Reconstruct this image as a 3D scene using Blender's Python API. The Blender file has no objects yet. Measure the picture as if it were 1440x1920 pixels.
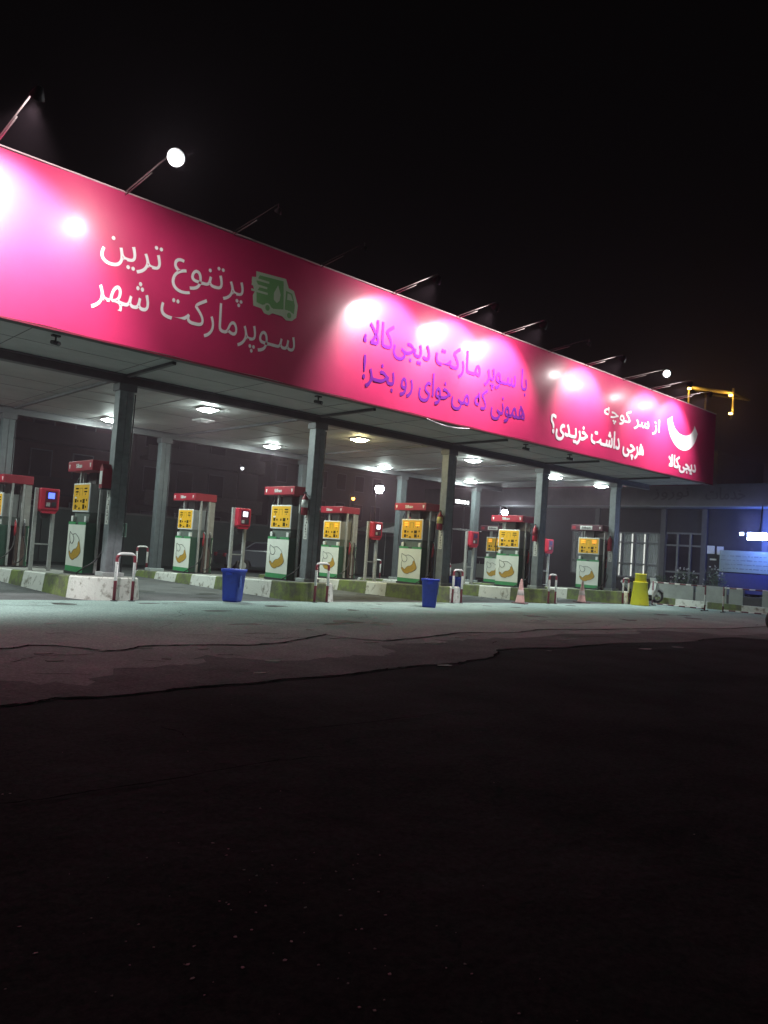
import bpy, bmesh, math, random
from mathutils import Vector, Matrix
random.seed(7)
S = bpy.context.scene
COL = S.collection
R = math.radians

# ------------------------------------------------------------------ camera
cd = bpy.data.cameras.new('camera'); cam = bpy.data.objects.new('camera', cd); COL.objects.link(cam)
cd.lens = 27.19; cd.sensor_width = 36; cd.clip_start = 0.05; cd.clip_end = 2000
right = Vector((0.73652822, -0.67300422, 0.06776066)); up = Vector((-0.08332815, 0.0091361, 0.99648028)); fwd = Vector((0.6712545, 0.73958221, 0.0493512))
cam.matrix_world = Matrix(((right.x, up.x, -fwd.x, 0), (right.y, up.y, -fwd.y, 0), (right.z, up.z, -fwd.z, 1.4), (0, 0, 0, 1)))
S.camera = cam

# ------------------------------------------------------------------ night sky, exposure
W = bpy.data.worlds.new('World'); S.world = W; W.use_nodes = True
bg = W.node_tree.nodes['Background']; bg.inputs[0].default_value = (1.0, 0.82, 0.9, 1); bg.inputs[1].default_value = 0.0012
S.view_settings.view_transform = 'Standard'; S.view_settings.look = 'None'
S.view_settings.exposure = 0; S.view_settings.gamma = 1; S.view_settings.use_curve_mapping = False
S.render.engine = 'CYCLES'
S.cycles.use_denoising = True; S.cycles.max_bounces = 6; S.cycles.diffuse_bounces = 3; S.cycles.glossy_bounces = 2
S.cycles.sample_clamp_indirect = 4; S.cycles.caustics_reflective = False; S.cycles.caustics_refractive = False

# ------------------------------------------------------------------ materials
MATS = {}
def mat(name, col, rough=.6, var=.15, scale=6, bump=0, metal=0, emit=0, ecol=None, coat=0, spec=.5, col2=None, thr=None, soft=.08):
    if name in MATS: return MATS[name]
    m = bpy.data.materials.new(name); m.use_nodes = True; nt = m.node_tree; N = nt.nodes; L = nt.links
    b = N['Principled BSDF']; b.inputs['Roughness'].default_value = rough; b.inputs['Metallic'].default_value = metal
    b.inputs['Specular IOR Level'].default_value = spec
    if coat: b.inputs['Coat Weight'].default_value = coat; b.inputs['Coat Roughness'].default_value = .12
    tc = N.new('ShaderNodeTexCoord'); no = N.new('ShaderNodeTexNoise'); no.inputs['Scale'].default_value = scale
    no.inputs['Detail'].default_value = 6; no.inputs['Roughness'].default_value = .65
    L.new(tc.outputs['Object'], no.inputs['Vector'])
    rp = N.new('ShaderNodeValToRGB'); L.new(no.outputs['Fac'], rp.inputs[0])
    c = Vector(col)
    if col2:
        t = .5 if thr is None else thr
        rp.color_ramp.elements[0].position = t - soft; rp.color_ramp.elements[1].position = t + soft
        rp.color_ramp.elements[0].color = (*col2, 1); rp.color_ramp.elements[1].color = (*col, 1)
    else:
        rp.color_ramp.elements[0].position = .3; rp.color_ramp.elements[1].position = .7
        rp.color_ramp.elements[0].color = (*(c * (1 - var)), 1); rp.color_ramp.elements[1].color = (*[min(1, x) for x in c * (1 + var)], 1)
    if bump >= .5 and spec <= .2:   # gritty aggregate and fine dirt
        g1 = N.new('ShaderNodeTexNoise'); g1.inputs['Scale'].default_value = 26; g1.inputs['Detail'].default_value = 10; g1.inputs['Roughness'].default_value = .85
        g2 = N.new('ShaderNodeMapRange'); g2.inputs[1].default_value = .35; g2.inputs[2].default_value = .65; g2.inputs[3].default_value = .55; g2.inputs[4].default_value = 1.45
        L.new(tc.outputs['Object'], g1.inputs['Vector']); L.new(g1.outputs['Fac'], g2.inputs[0])
        gm = N.new('ShaderNodeMix'); gm.data_type = 'RGBA'; gm.blend_type = 'MULTIPLY'; gm.inputs[0].default_value = 1
        L.new(rp.outputs[0], gm.inputs[6]); L.new(g2.outputs[0], gm.inputs[7]); L.new(gm.outputs[2], b.inputs['Base Color'])
    else:
        L.new(rp.outputs[0], b.inputs['Base Color'])
    if bump:
        bp = N.new('ShaderNodeBump'); bp.inputs['Strength'].default_value = bump; bp.inputs['Distance'].default_value = .02
        n2 = N.new('ShaderNodeTexNoise'); n2.inputs['Scale'].default_value = scale * 5; n2.inputs['Detail'].default_value = 8
        L.new(tc.outputs['Object'], n2.inputs['Vector']); L.new(n2.outputs['Fac'], bp.inputs['Height']); L.new(bp.outputs[0], b.inputs['Normal'])
    if emit:
        b.inputs['Emission Color'].default_value = (*(ecol or col), 1); b.inputs['Emission Strength'].default_value = emit
    MATS[name] = m
    return m

def striped(name, bands, c_on, c_off, axis='Z', period=None, on=.5, phase=0):
    """paint bands: list of (from,to) along an object axis in c_on, or a repeating period"""
    m = bpy.data.materials.new(name); m.use_nodes = True; nt = m.node_tree; N = nt.nodes; L = nt.links
    b = N['Principled BSDF']; b.inputs['Roughness'].default_value = .45
    tc = N.new('ShaderNodeTexCoord'); sx = N.new('ShaderNodeSeparateXYZ'); L.new(tc.outputs['Object'], sx.inputs[0])
    src = sx.outputs[axis]
    def mth(op, a, bb=None, cl=False):
        n = N.new('ShaderNodeMath'); n.operation = op; n.use_clamp = cl
        for i, v in enumerate((a, bb)):
            if v is None: continue
            if isinstance(v, (int, float)): n.inputs[i].default_value = v
            else: L.new(v, n.inputs[i])
        return n.outputs[0]
    if period:
        fr = mth('FRACT', mth('DIVIDE', mth('ADD', src, phase), period)); mask = mth('LESS_THAN', fr, on)
    else:
        mask = None
        for a, z in bands:
            k = mth('MULTIPLY', mth('GREATER_THAN', src, a), mth('LESS_THAN', src, z))
            mask = k if mask is None else mth('MAXIMUM', mask, k)
    no = N.new('ShaderNodeTexNoise'); no.inputs['Scale'].default_value = 14; no.inputs['Detail'].default_value = 6; L.new(tc.outputs['Object'], no.inputs['Vector'])
    mx = N.new('ShaderNodeMix'); mx.data_type = 'RGBA'; L.new(mask, mx.inputs[0]); mx.inputs[6].default_value = (*c_off, 1); mx.inputs[7].default_value = (*c_on, 1)
    chip = mth('GREATER_THAN', no.outputs['Fac'], .64)
    m2 = N.new('ShaderNodeMix'); m2.data_type = 'RGBA'; L.new(mth('MULTIPLY', chip, .6), m2.inputs[0]); L.new(mx.outputs[2], m2.inputs[6]); m2.inputs[7].default_value = (.07, .06, .05, 1)
    L.new(m2.outputs[2], b.inputs['Base Color'])
    return m

# ------------------------------------------------------------------ mesh builder
class MB:
    def __init__(s): s.bm = bmesh.new()
    def box(s, x0, x1, y0, y1, z0, z1, bev=0, mi=0):
        t = bmesh.new(); bmesh.ops.create_cube(t, size=1)
        for v in t.verts: v.co = ((x0 + x1) / 2 + v.co.x * (x1 - x0), (y0 + y1) / 2 + v.co.y * (y1 - y0), (z0 + z1) / 2 + v.co.z * (z1 - z0))
        if bev: bmesh.ops.bevel(t, geom=t.edges[:], offset=bev, segments=2, affect='EDGES', profile=.5)
        for f in t.faces: f.material_index = mi
        s._add(t); return s
    def _add(s, t):
        me = bpy.data.meshes.new('tmp'); t.to_mesh(me); t.free(); s.bm.from_mesh(me); bpy.data.meshes.remove(me)
    def prism(s, pts, fn, h0, h1, mi=0):
        """pts outline (a,b); fn(a,b,h)->xyz"""
        lo = [s.bm.verts.new(fn(a, b, h0)) for a, b in pts]; hi = [s.bm.verts.new(fn(a, b, h1)) for a, b in pts]
        n = len(pts); fs = [s.bm.faces.new(lo), s.bm.faces.new(hi[::-1])]
        for i in range(n): fs.append(s.bm.faces.new((lo[i], hi[i], hi[(i + 1) % n], lo[(i + 1) % n])))
        for f in fs: f.material_index = mi
        return s
    def tube(s, path, r, seg=8, cap=True):
        P = [Vector(p) for p in path]; rings = []
        rad = r if isinstance(r, (list, tuple)) else [r] * len(P)
        ref = None
        for i, p in enumerate(P):
            d = (P[min(i + 1, len(P) - 1)] - P[max(i - 1, 0)]).normalized()
            if ref is None: ref = Vector((0, 0, 1)) if abs(d.z) < .9 else Vector((1, 0, 0))
            a = (ref - d * ref.dot(d)).normalized(); ref = a; b = d.cross(a)
            rings.append([s.bm.verts.new(p + (a * math.cos(2 * math.pi * k / seg) + b * math.sin(2 * math.pi * k / seg)) * rad[i]) for k in range(seg)])
        for A, B in zip(rings, rings[1:]):
            for k in range(seg):
                f = s.bm.faces.new((A[k], A[(k + 1) % seg], B[(k + 1) % seg], B[k])); f.smooth = True
        if cap: s.bm.faces.new(rings[0][::-1]); s.bm.faces.new(rings[-1])
        return s
    def lathe(s, prof, c=(0, 0, 0), seg=24, axis='Z'):
        rings = []
        for r, h in prof:
            ring = []
            for k in range(seg):
                a = 2 * math.pi * k / seg; u, v = r * math.cos(a), r * math.sin(a)
                co = {'Z': (u, v, h), 'Y': (u, h, v), 'X': (h, u, v)}[axis]
                ring.append(s.bm.verts.new(Vector(co) + Vector(c)))
            rings.append(ring)
        for A, B in zip(rings, rings[1:]):
            for k in range(seg):
                f = s.bm.faces.new((A[k], A[(k + 1) % seg], B[(k + 1) % seg], B[k])); f.smooth = True
        if prof[0][0] > 1e-4: s.bm.faces.new(rings[0][::-1])
        if prof[-1][0] > 1e-4: s.bm.faces.new(rings[-1])
        return s
    def torus(s, c, Rr, r, axis='X', seg=28, m=8):
        pts = []
        for k in range(seg):
            a = 2 * math.pi * k / seg; u, v = Rr * math.cos(a), Rr * math.sin(a)
            n = Vector({'X': (0, u, v), 'Y': (u, 0, v), 'Z': (u, v, 0)}[axis]); ax = Vector({'X': (1, 0, 0), 'Y': (0, 1, 0), 'Z': (0, 0, 1)}[axis])
            pts.append([s.bm.verts.new(Vector(c) + n + (n.normalized() * math.cos(2 * math.pi * j / m) + ax * math.sin(2 * math.pi * j / m)) * r) for j in range(m)])
        for i in range(seg):
            A, B = pts[i], pts[(i + 1) % seg]
            for j in range(m):
                f = s.bm.faces.new((A[j], A[(j + 1) % m], B[(j + 1) % m], B[j])); f.smooth = True
        return s
    def build(s, name, mats, parent=None, loc=None):
        bmesh.ops.recalc_face_normals(s.bm, faces=s.bm.faces[:])
        me = bpy.data.meshes.new(name); s.bm.to_mesh(me); s.bm.free()
        for m in (mats if isinstance(mats, (list, tuple)) else [mats]): me.materials.append(m)
        o = bpy.data.objects.new(name, me); COL.objects.link(o)
        if parent: o.parent = parent
        if loc: o.location = loc
        return o

def tag(o, label=None, cat=None, group=None, kind=None):
    if label: o['label'] = label
    if cat: o['category'] = cat
    if group: o['group'] = group
    if kind: o['kind'] = kind
    return o
def thing(name, label, cat, loc=(0, 0, 0), rz=0, group=None):
    o = bpy.data.objects.new(name, None); COL.objects.link(o); o.location = loc; o.rotation_euler = (0, 0, rz)
    o.empty_display_size = .2
    return tag(o, label, cat, group)
def copy_tree(o, parent=None):
    c = o.copy(); COL.objects.link(c)
    if parent: c.parent = parent
    for ch in list(o.children): copy_tree(ch, c)
    return c

# ------------------------------------------------------------------ Persian text shaping (presentation forms, visual order)
FORMS = {'پ': (0xFB56, 4), 'ر': (0xFEAD, 2), 'ت': (0xFE95, 4), 'ن': (0xFEE5, 4), 'و': (0xFEED, 2), 'ع': (0xFEC9, 4), 'ی': (0xFBFC, 4), 'س': (0xFEB1, 4),
         'م': (0xFEE1, 4), 'ا': (0xFE8D, 2), 'ک': (0xFB8E, 4), 'ش': (0xFEB5, 4), 'ه': (0xFEE9, 4), 'ب': (0xFE8F, 4), 'د': (0xFEA9, 2), 'ج': (0xFE9D, 4),
         'چ': (0xFB7A, 4), 'خ': (0xFEA5, 4), 'ل': (0xFEDD, 4), 'ز': (0xFEAF, 2), 'ف': (0xFED1, 4), 'گ': (0xFB92, 4)}
def shape(txt):
    txt = txt.replace('لا', '\uE000'); out = []
    def fwd_ok(c): return c == 'ـ' or (c in FORMS and FORMS[c][1] == 4)
    def bwd_ok(c): return c in 'ـ\uE000' or c in FORMS
    for i, c in enumerate(txt):
        p = i > 0 and fwd_ok(txt[i - 1]) and bwd_ok(c); n = i + 1 < len(txt) and fwd_ok(c) and bwd_ok(txt[i + 1])
        if c == '\uE000': out.append(chr(0xFEFC if p else 0xFEFB))
        elif c in FORMS:
            b, k = FORMS[c]; out.append(chr(b + (3 if p and n else 2 if n else 1 if p else 0)) if k == 4 else chr(b + (1 if p else 0)))
        elif c == '\u200c': pass
        else: out.append(c)
    return ''.join(out[::-1])
def text_mesh(txt, w, h, thick=.002, bold=0.0, persian=True):
    """flat lettering in the local XY plane, lower-left corner at the origin, w wide and h tall (h None keeps proportion)"""
    c = bpy.data.curves.new('t', 'FONT'); c.body = shape(txt) if persian else txt; c.size = 1; c.resolution_u = 3
    o = bpy.data.objects.new('t', c); COL.objects.link(o); bpy.context.view_layer.update()
    me = bpy.data.meshes.new_from_object(o.evaluated_get(bpy.context.evaluated_depsgraph_get()))
    bpy.data.objects.remove(o); bpy.data.curves.remove(c)
    bm = bmesh.new(); bm.from_mesh(me); bpy.data.meshes.remove(me)
    xs = [v.co.x for v in bm.verts]; ys = [v.co.y for v in bm.verts]
    x0, y0 = min(xs), min(ys); sx = w / (max(xs) - x0); sy = h / (max(ys) - y0) if h else sx
    for v in bm.verts: v.co = ((v.co.x - x0) * sx, (v.co.y - y0) * sy, 0)
    # each glyph on its own hair-thin level so that joined letters never share a plane
    seen = set(); lvl = 0
    for f in bm.faces:
        if f in seen: continue
        lvl += 1; st = [f]; seen.add(f); vs = set()
        while st:
            g = st.pop(); vs.update(g.verts)
            for e in g.edges:
                for q in e.link_faces:
                    if q not in seen: seen.add(q); st.append(q)
        for v in vs: v.co.z = thick + (lvl % 5) * .0003
    if bold:   # heavier strokes: the same outline laid again a little to each side, each on its own level
        base = bm.verts[:]; geo = bm.verts[:] + bm.edges[:] + bm.faces[:]
        for k, (dx, dy) in enumerate(((1, 0), (-1, 0), (0, 1), (0, -1), (.7, .7), (-.7, .7), (.7, -.7), (-.7, -.7))):
            r = bmesh.ops.duplicate(bm, geom=geo)
            for v in r['geom']:
                if isinstance(v, bmesh.types.BMVert): v.co.x += dx * bold; v.co.y += dy * bold; v.co.z += .0015 * (k + 1) / 2
    return bm
def lettering(name, txt, x0, x1, z0, z1, Y, m, parent, bold=0.0, persian=True):
    """text on a wall that faces -Y"""
    bm = text_mesh(txt, x1 - x0, z1 - z0, bold=bold, persian=persian)
    for v in bm.verts: v.co = (x0 + v.co.x, Y - v.co.z, z0 + v.co.y)
    k = MB(); k.bm.free(); k.bm = bm
    return k.build(name, m, parent)
def lettering_x(name, txt, y0, y1, z0, z1, X, m, parent, bold=0.0, persian=True):
    """text on a wall that faces -X, read from +Y to -Y"""
    bm = text_mesh(txt, y1 - y0, z1 - z0, bold=bold, persian=persian, thick=.002)
    for v in bm.verts: v.co = (X - v.co.z, y1 - v.co.x, z0 + v.co.y)
    k = MB(); k.bm.free(); k.bm = bm
    return k.build(name, m, parent)

# shared materials
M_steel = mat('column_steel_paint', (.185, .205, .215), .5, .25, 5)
M_dark = mat('dark_metal', (.035, .035, .04), .5, .3, 8)
M_galv = mat('galvanised_pipe', (.42, .42, .41), .45, .2, 12, metal=.2)
M_soffit = mat('soffit_sheet', (.34, .34, .335), .6, .12, 1.3)
M_seam = mat('soffit_seam', (.09, .09, .09), .7)
M_beam = mat('beam_paint', (.075, .075, .08), .55, .2, 4)
M_white = mat('white_paint', (.72, .72, .70), .5, .08, 10)
M_red = mat('pump_red', (.34, .018, .035), .4, .12, 8, coat=.3)
M_yellow = mat('display_yellow', (.80, .43, .015), .5, .06, 10)
M_blackrub = mat('hose_rubber', (.015, .015, .015), .5)
M_green = mat('panel_green', (.05, .30, .11), .5, .1, 8)
M_darkgreen = mat('cabinet_side_green', (.02, .07, .045), .5, .2, 8)
M_panelw = mat('cabinet_white', (.76, .79, .71), .45, .05, 4)
M_brown = mat('worn_brown', (.09, .06, .05), .8, .3, 10)
M_gold = mat('emblem_gold', (.50, .30, .04), .5, .15, 20)
M_ink = mat('black_ink', (.03, .03, .03), .6)
M_glassd = mat('digit_window', (.06, .045, .01), .2)
M_orange_led = mat('orange_digits', (.9, .3, .02), .5, emit=2.2, ecol=(1, .28, .02))

# ================================================================== GROUND
M_ground = mat('worn_asphalt', (.050, .076, .070), .95, .35, .7, bump=.9, spec=0, col2=(.026, .039, .036), thr=.5, soft=.2)
MB().prism([(-150, -150), (150, -150), (150, 150), (-150, 150)], lambda a, b, h: (a, b, h), -.3, 0).build('ground', M_ground)['kind'] = 'structure'
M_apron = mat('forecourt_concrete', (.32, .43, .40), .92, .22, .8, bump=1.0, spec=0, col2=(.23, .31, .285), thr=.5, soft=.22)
M_apron2 = mat('asphalt_falloff_mid', (.25, .35, .325), .94, .4, .8, bump=1.0, spec=0, col2=(.17, .24, .222), thr=.5, soft=.2)  # older asphalt tone, stepped down to paint the light falloff
M_apron3 = mat('asphalt_falloff_dark', (.15, .215, .20), .94, .4, 1.0, bump=1.0, spec=0, col2=(.085, .12, .112), thr=.48, soft=.2)  # darker step of the painted light falloff toward the camera
crack1 = [(-8, 9.6), (-2, 9.4), (1.2, 9.5), (2.78, 9.29), (3.0, 9.36), (3.13, 9.51), (3.45, 9.38), (3.68, 9.06), (3.84, 8.84), (4.1, 8.9), (4.35, 9.12), (4.83, 9.1), (5.33, 9.03), (5.8, 8.87), (6.41, 9.0), (7.16, 9.36), (7.73, 9.7), (7.83, 9.16), (8.15, 8.78), (9.2, 9.0), (10.6, 9.4), (12.0, 9.2), (13.2, 9.5), (15, 9.2), (17.5, 9.1), (20, 8.6), (24, 8.8), (33, 8.4)]
crack2 = [(-8, 6.5), (-2, 6.2), (1.94, 6.36), (2.22, 6.39), (2.39, 6.5), (2.79, 6.4), (3.35, 6.45), (3.49, 6.5), (3.93, 6.5), (4.34, 6.49), (4.72, 6.57), (5.47, 6.53), (6.25, 6.7), (6.64, 6.74), (7.04, 6.77), (7.57, 6.73), (7.9, 6.86), (8.43, 6.89), (9.08, 7.28), (9.31, 7.5), (9.75, 7.56), (10.95, 7.4), (12.9, 7.5), (15.2, 7.23), (15.95, 7.41), (17.42, 7.37), (17.95, 6.9), (24, 7), (33, 6.6)]
def rough(line, amp=.05, n=4):
    out = []
    for (a, b), (c, d) in zip(line, line[1:]):
        for k in range(n):
            t = k / n; out.append((a + (c - a) * t + random.uniform(-amp, amp), b + (d - b) * t + random.uniform(-amp, amp)))
    out.append(line[-1]); return out
c1 = rough(crack1); c2 = rough(crack2)
def sheet(name, poly, z, m):
    b = MB(); b.prism(poly, lambda a, c, h: (a, c, h), z - .0035, z); o = b.build(name, m); o['kind'] = 'structure'; return o
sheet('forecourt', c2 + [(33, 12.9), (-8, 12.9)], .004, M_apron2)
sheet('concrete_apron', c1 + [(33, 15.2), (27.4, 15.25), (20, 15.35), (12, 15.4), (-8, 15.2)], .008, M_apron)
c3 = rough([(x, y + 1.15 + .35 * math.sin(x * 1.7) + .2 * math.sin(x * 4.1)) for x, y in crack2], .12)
sheet('asphalt_falloff_patch', c2 + c3[::-1], .0062, M_apron3)  # dark strip painting the light falloff between forecourt and near ground
def blob(b, x, y, r, z, n=16):
    k1, k2 = random.uniform(0, 6), random.uniform(0, 6); e = random.uniform(.4, 1)
    b.prism([(x + r * math.cos(2 * math.pi * i / n) * (1 + .25 * math.sin(3 * i / n * 6.28 + k1) + random.uniform(-.1, .1)), y + e * r * math.sin(2 * math.pi * i / n) * (1 + .2 * math.sin(2 * i / n * 6.28 + k2))) for i in range(n)], lambda a, c, h: (a, c, h), z - .003, z)
b = MB()
for k in range(26): blob(b, random.uniform(2, 24), random.uniform(9.8, 15.2), random.uniform(.05, .32), .0095 + (k % 5) * .0002)
for k in range(14): blob(b, random.uniform(3, 14), random.uniform(6.6, 9), random.uniform(.04, .2), .0095 + (k % 5) * .0002)
for k in range(30): blob(b, random.choice((9.5, 14.8, 19.8, 24.2)) + random.uniform(-1.1, 1.1), random.uniform(15.6, 22), random.uniform(.08, .4), .0065 + (k % 5) * .0002)
b.build('oil_stains', mat('oil_stain', (.045, .05, .045), .75, .4, 6, spec=.3))['kind'] = 'structure'
M_lane = mat('lane_asphalt', (.10, .105, .105), .9, .35, 1.1, bump=.5, spec=.2)
sheet('lane_paving', [(-8, 15.0), (33, 15.0), (33, 30), (-8, 30)], .0045, M_lane)
M_crack = mat('crack_dark', (.003, .003, .003), 1, spec=0)  # near-black colour of the crack lines
b = MB()
def ribbon(b, pts, z, w):
    pts = rough(pts, .02, 5); prev = None
    for i, (x, y) in enumerate(pts):
        ww = w * random.uniform(.4, 1.3) * (1 if 0 < i < len(pts) - 1 else .2)
        v = (b.bm.verts.new((x, y - ww, z)), b.bm.verts.new((x + .004, y + ww, z)))
        if prev: b.bm.faces.new((prev[0], v[0], v[1], prev[1]))
        prev = v
ribbon(b, crack1, .012, .028); ribbon(b, crack2[:-6], .012, .022)
for L_ in ([(12.47, 8.68), (12.9, 8.4), (13.59, 8.22), (13.95, 7.7)], [(15.23, 7.23), (15.95, 7.41), (17.42, 7.37), (17.95, 6.9)], [(10.44, 7.88), (10.95, 7.6), (11.31, 7.33)],
           [(3.91, 8.08), (4.1, 7.94)], [(4.89, 8.2), (5.13, 8.18), (5.15, 7.95)], [(6.36, 9.96), (6.73, 10.02), (6.96, 9.88)], [(9.75, 7.56), (9.9, 8.1), (10.3, 8.3)], [(3.5, 14.6), (4.6, 14.2), (5.74, 14.2)],
           [(1.3, 4.12), (1.5, 4.11), (1.82, 4.08), (2.31, 4.1), (2.95, 4.1), (3.34, 4.04)], [(3.32, 4.77), (4.29, 4.68), (5.59, 4.66)], [(2.71, 5.25), (2.77, 5.04), (2.73, 4.89)], [(7.5, 11.4), (8.6, 11.0), (9.9, 11.1)], [(14, 10.6), (15.4, 10.2), (17, 10.5)]):
    ribbon(b, L_, .012, .014 if L_[0][1] > 5 else .006)
for k in range(46):   # short hairline breaks wandering over the forecourt
    x = random.uniform(2, 26); y = random.uniform(7.0, 15.2); a = random.gauss(0, .5); pts_ = [(x, y)]
    for j in range(random.randint(2, 5)):
        a += random.gauss(0, .6); x += .28 * math.cos(a); y += .28 * math.sin(a); pts_.append((x, y))
    ribbon(b, pts_, .0122, random.uniform(.006, .013))
b.build('ground_cracks', M_crack)['kind'] = 'structure'
# chipped pale edges beside the cracks and pale scuffs
b = MB()
for k in range(34):
    x = random.uniform(2, 18); y = random.choice((random.uniform(9.1, 15), 9.0 + random.uniform(-.3, .3))); l = random.uniform(.04, .22); w = l * random.uniform(.15, .4); n = 7
    b.prism([(x + l * math.cos(2 * math.pi * i / n) * random.uniform(.6, 1), y + w * math.sin(2 * math.pi * i / n) * random.uniform(.6, 1)) for i in range(n)], lambda a, c, h: (a, c, h), .0085, .0125)
b.build('concrete_scuffs', mat('pale_scuff', (.27, .29, .27), .95, .2, 10))['kind'] = 'structure'
# pale petals and chips scattered over the near asphalt
b = MB()
for k in range(130):
    t = random.random()
    x = random.gauss(1.35, .5) + .25; y = random.gauss(2.35, .45)
    if k < 16: x, y = random.gauss(1.25, .12), random.gauss(4.5, .25)
    if k > 120: x, y = random.uniform(.5, 5), random.uniform(1.2, 6)
    s = random.uniform(.002, .0075); a0 = random.uniform(0, 6)
    b.prism([(x + s * math.cos(a0 + i * 1.26) * random.uniform(.5, 1.6), y + s * math.sin(a0 + i * 1.26) * random.uniform(.5, 1.2)) for i in range(5)], lambda a, c, h: (a, c, h), .001, .0025)
tag(b.build('fallen_petals', mat('petal', (.40, .36, .35), .8, .3, 30)), 'small pale petals and chips scattered over the dark asphalt in the foreground', 'litter', kind='stuff')

# ================================================================== PUMP ISLANDS
ZI = lambda y: .44 - .03 * (y - 16.5)
M_kw = mat('kerb_white', (.66, .67, .62), .85, .1, 5, bump=.5, col2=(.22, .21, .17), thr=.40, soft=.06)
M_kg = mat('kerb_green', (.17, .225, .06), .85, .1, 3.5, bump=.5, col2=(.10, .11, .07), thr=.49, soft=.10)
M_ktop = mat('island_top', (.20, .20, .18), .9, .3, 3, bump=.5)
ISL = [6.70, 12.0, 16.85, 21.75, 26.45]
isl_lab = ['leftmost pump island, its rounded nose painted worn white beside the first hoop barrier', 'second pump island, lime nose with a white end block behind the first blue bin',
           'third pump island, green and white kerb behind the second blue bin', 'fourth pump island with lime nose behind the left traffic cone', 'rightmost pump island, white nose beside the yellow plastic drum']
def island(i, xc):
    t = thing('pump_island', isl_lab[i], 'traffic island', (xc, 15.3, 0), 0, 'raised pump islands')
    hw = .75; per = []  # outline from the right rear, round the front nose, up the left side
    def arc(cx, cy, rx, ry, a0, a1, n):
        for k in range(n + 1):
            a = R(a0 + (a1 - a0) * k / n); per.append((cx + rx * math.cos(a), cy + ry * math.sin(a)))
    y1 = 9.1; n = 18
    for k in range(n): per.append((hw, y1 - (y1 - .75) * k / n))
    arc(0, .72, hw, .72, 0, -180, 16)
    for k in range(1, n + 1): per.append((-hw, .75 + (y1 - .75) * k / n))
    arc(0, y1, hw, .55, 180, 0, 10)
    b = MB(); lo, hi, ins = [], [], []
    z = lambda y: ZI(y + 15.3)
    for x, y in per:
        lo.append(b.bm.verts.new((x, y, -.01))); s = .94
        hi.append(b.bm.verts.new((x * s, (y - 4) * .993 + 4, z(y) - .025))); ins.append(b.bm.verts.new((x * .90, (y - 4) * .985 + 4, z(y))))
    N_ = len(per); d = 0; white = []
    for j in range(N_):
        x, y = per[j]; x2, y2 = per[(j + 1) % N_]; L_ = math.hypot(x2 - x, y2 - y); d += L_
        # paint runs: measured from the front of the nose back along each side
        side = 1 if x + x2 > 0 else -1
        if i in (0,): run = (y + y2) / 2; w = run < .85 or int((run - .85) / 1.25) % 2 == 1
        elif i in (1, 3): run = (y + y2) / 2; w = (run < 1.0 and x + x2 > .25) or (int((run - 1.3) / 1.3) % 2 == 0 and run > 1.3)
        else: run = (y + y2) / 2; w = (x + x2 > -.4 and run < .8) or (run > 2.0 and int((run - 2.0) / 1.3) % 2 == 0)
        m = 0 if w else 1
        for A, B in ((lo, hi), (hi, ins)):
            f = b.bm.faces.new((A[j], A[(j + 1) % N_], B[(j + 1) % N_], B[j])); f.material_index = m
    f = b.bm.faces.new(ins); f.material_index = 2
    b.build('kerb', [M_kw, M_kg, M_ktop], t)
    return t
for i, xc in enumerate(ISL): island(i, xc)

# ================================================================== COLUMNS
M_label = mat('stencil_plate', (.62, .62, .58), .6, .1, 12)
FC = [6.88, 12.13, 17.2, 21.95, 26.7]; FY = 16.15
BC = [6.76, 11.63, 17.36, 22.53, 27.31]; BY = 23.8
M_steel_b = mat('column_steel_back', (.085, .10, .105), .6, .25, 5)  # same steel in a darker colour for the back row
def make_column(h, front=True):
    t = thing('canopy_column', 'x', 'column')
    w, d = .16, .13
    b = MB()   # two channels welded into a box with a seam
    b.box(-w, -.012, -d, d, 0, h, .006).box(.012, w, -d, d, 0, h, .006).box(-.012, .012, -d + .012, d - .012, 0, h)
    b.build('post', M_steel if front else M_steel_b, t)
    MB().box(-.24, .24, -.2, .2, 0, .09, .01).build('base_block', mat('base_concrete', (.35, .38, .37), .9, .2, 6, bump=.4), t)
    MB().box(-.2, .2, -.17, .17, h - .16, h - .004, .006).build('head_plate', M_beam, t)
    # conduit beside the post
    MB().tube([(w + .035, -d + .02, .1), (w + .035, -d + .02, h - .2)], .014).build('conduit', M_dark, t)
    if front:
        p = MB().box(-w - .007, -w - .001, -.075, .075, 1.10, 1.84).build('stencil_plate', M_label, t)
        b = MB(); rnd = random.Random(3); z = 1.14
        while z < 1.78:
            hh = rnd.uniform(.03, .08); y0 = rnd.uniform(-.055, 0); b.box(-w - .0095, -w - .0065, y0, y0 + rnd.uniform(.025, .06), z, z + hh * .35)
            b.box(-w - .0105, -w - .0062, y0 + .01, y0 + .022, z, z + hh)
            if rnd.random() < .5: b.box(-w - .0100, -w - .0064, -y0 * .5, -y0 * .5 + .012, z + hh * .5, z + hh * .5 + .012)
            z += hh + .018
        b.build('stencil_marks', M_ink, p)
    return t
ZS = 4.8
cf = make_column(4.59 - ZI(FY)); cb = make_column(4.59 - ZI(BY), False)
posn = ['first', 'second', 'third', 'fourth', 'fifth']
for i in range(5):
    c = cf if i == 0 else copy_tree(cf); c.location = (FC[i], FY, ZI(FY))
    tag(c, f'grey steel column in the front row, {posn[i]} from the left, with a white stencilled strip', 'column', 'front row of canopy columns')
    c = cb if i == 0 else copy_tree(cb); c.location = (BC[i], BY, ZI(BY))
    tag(c, f'grey steel column in the back row behind the pumps, {posn[i]} from the left', 'column', 'back row of canopy columns')

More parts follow.
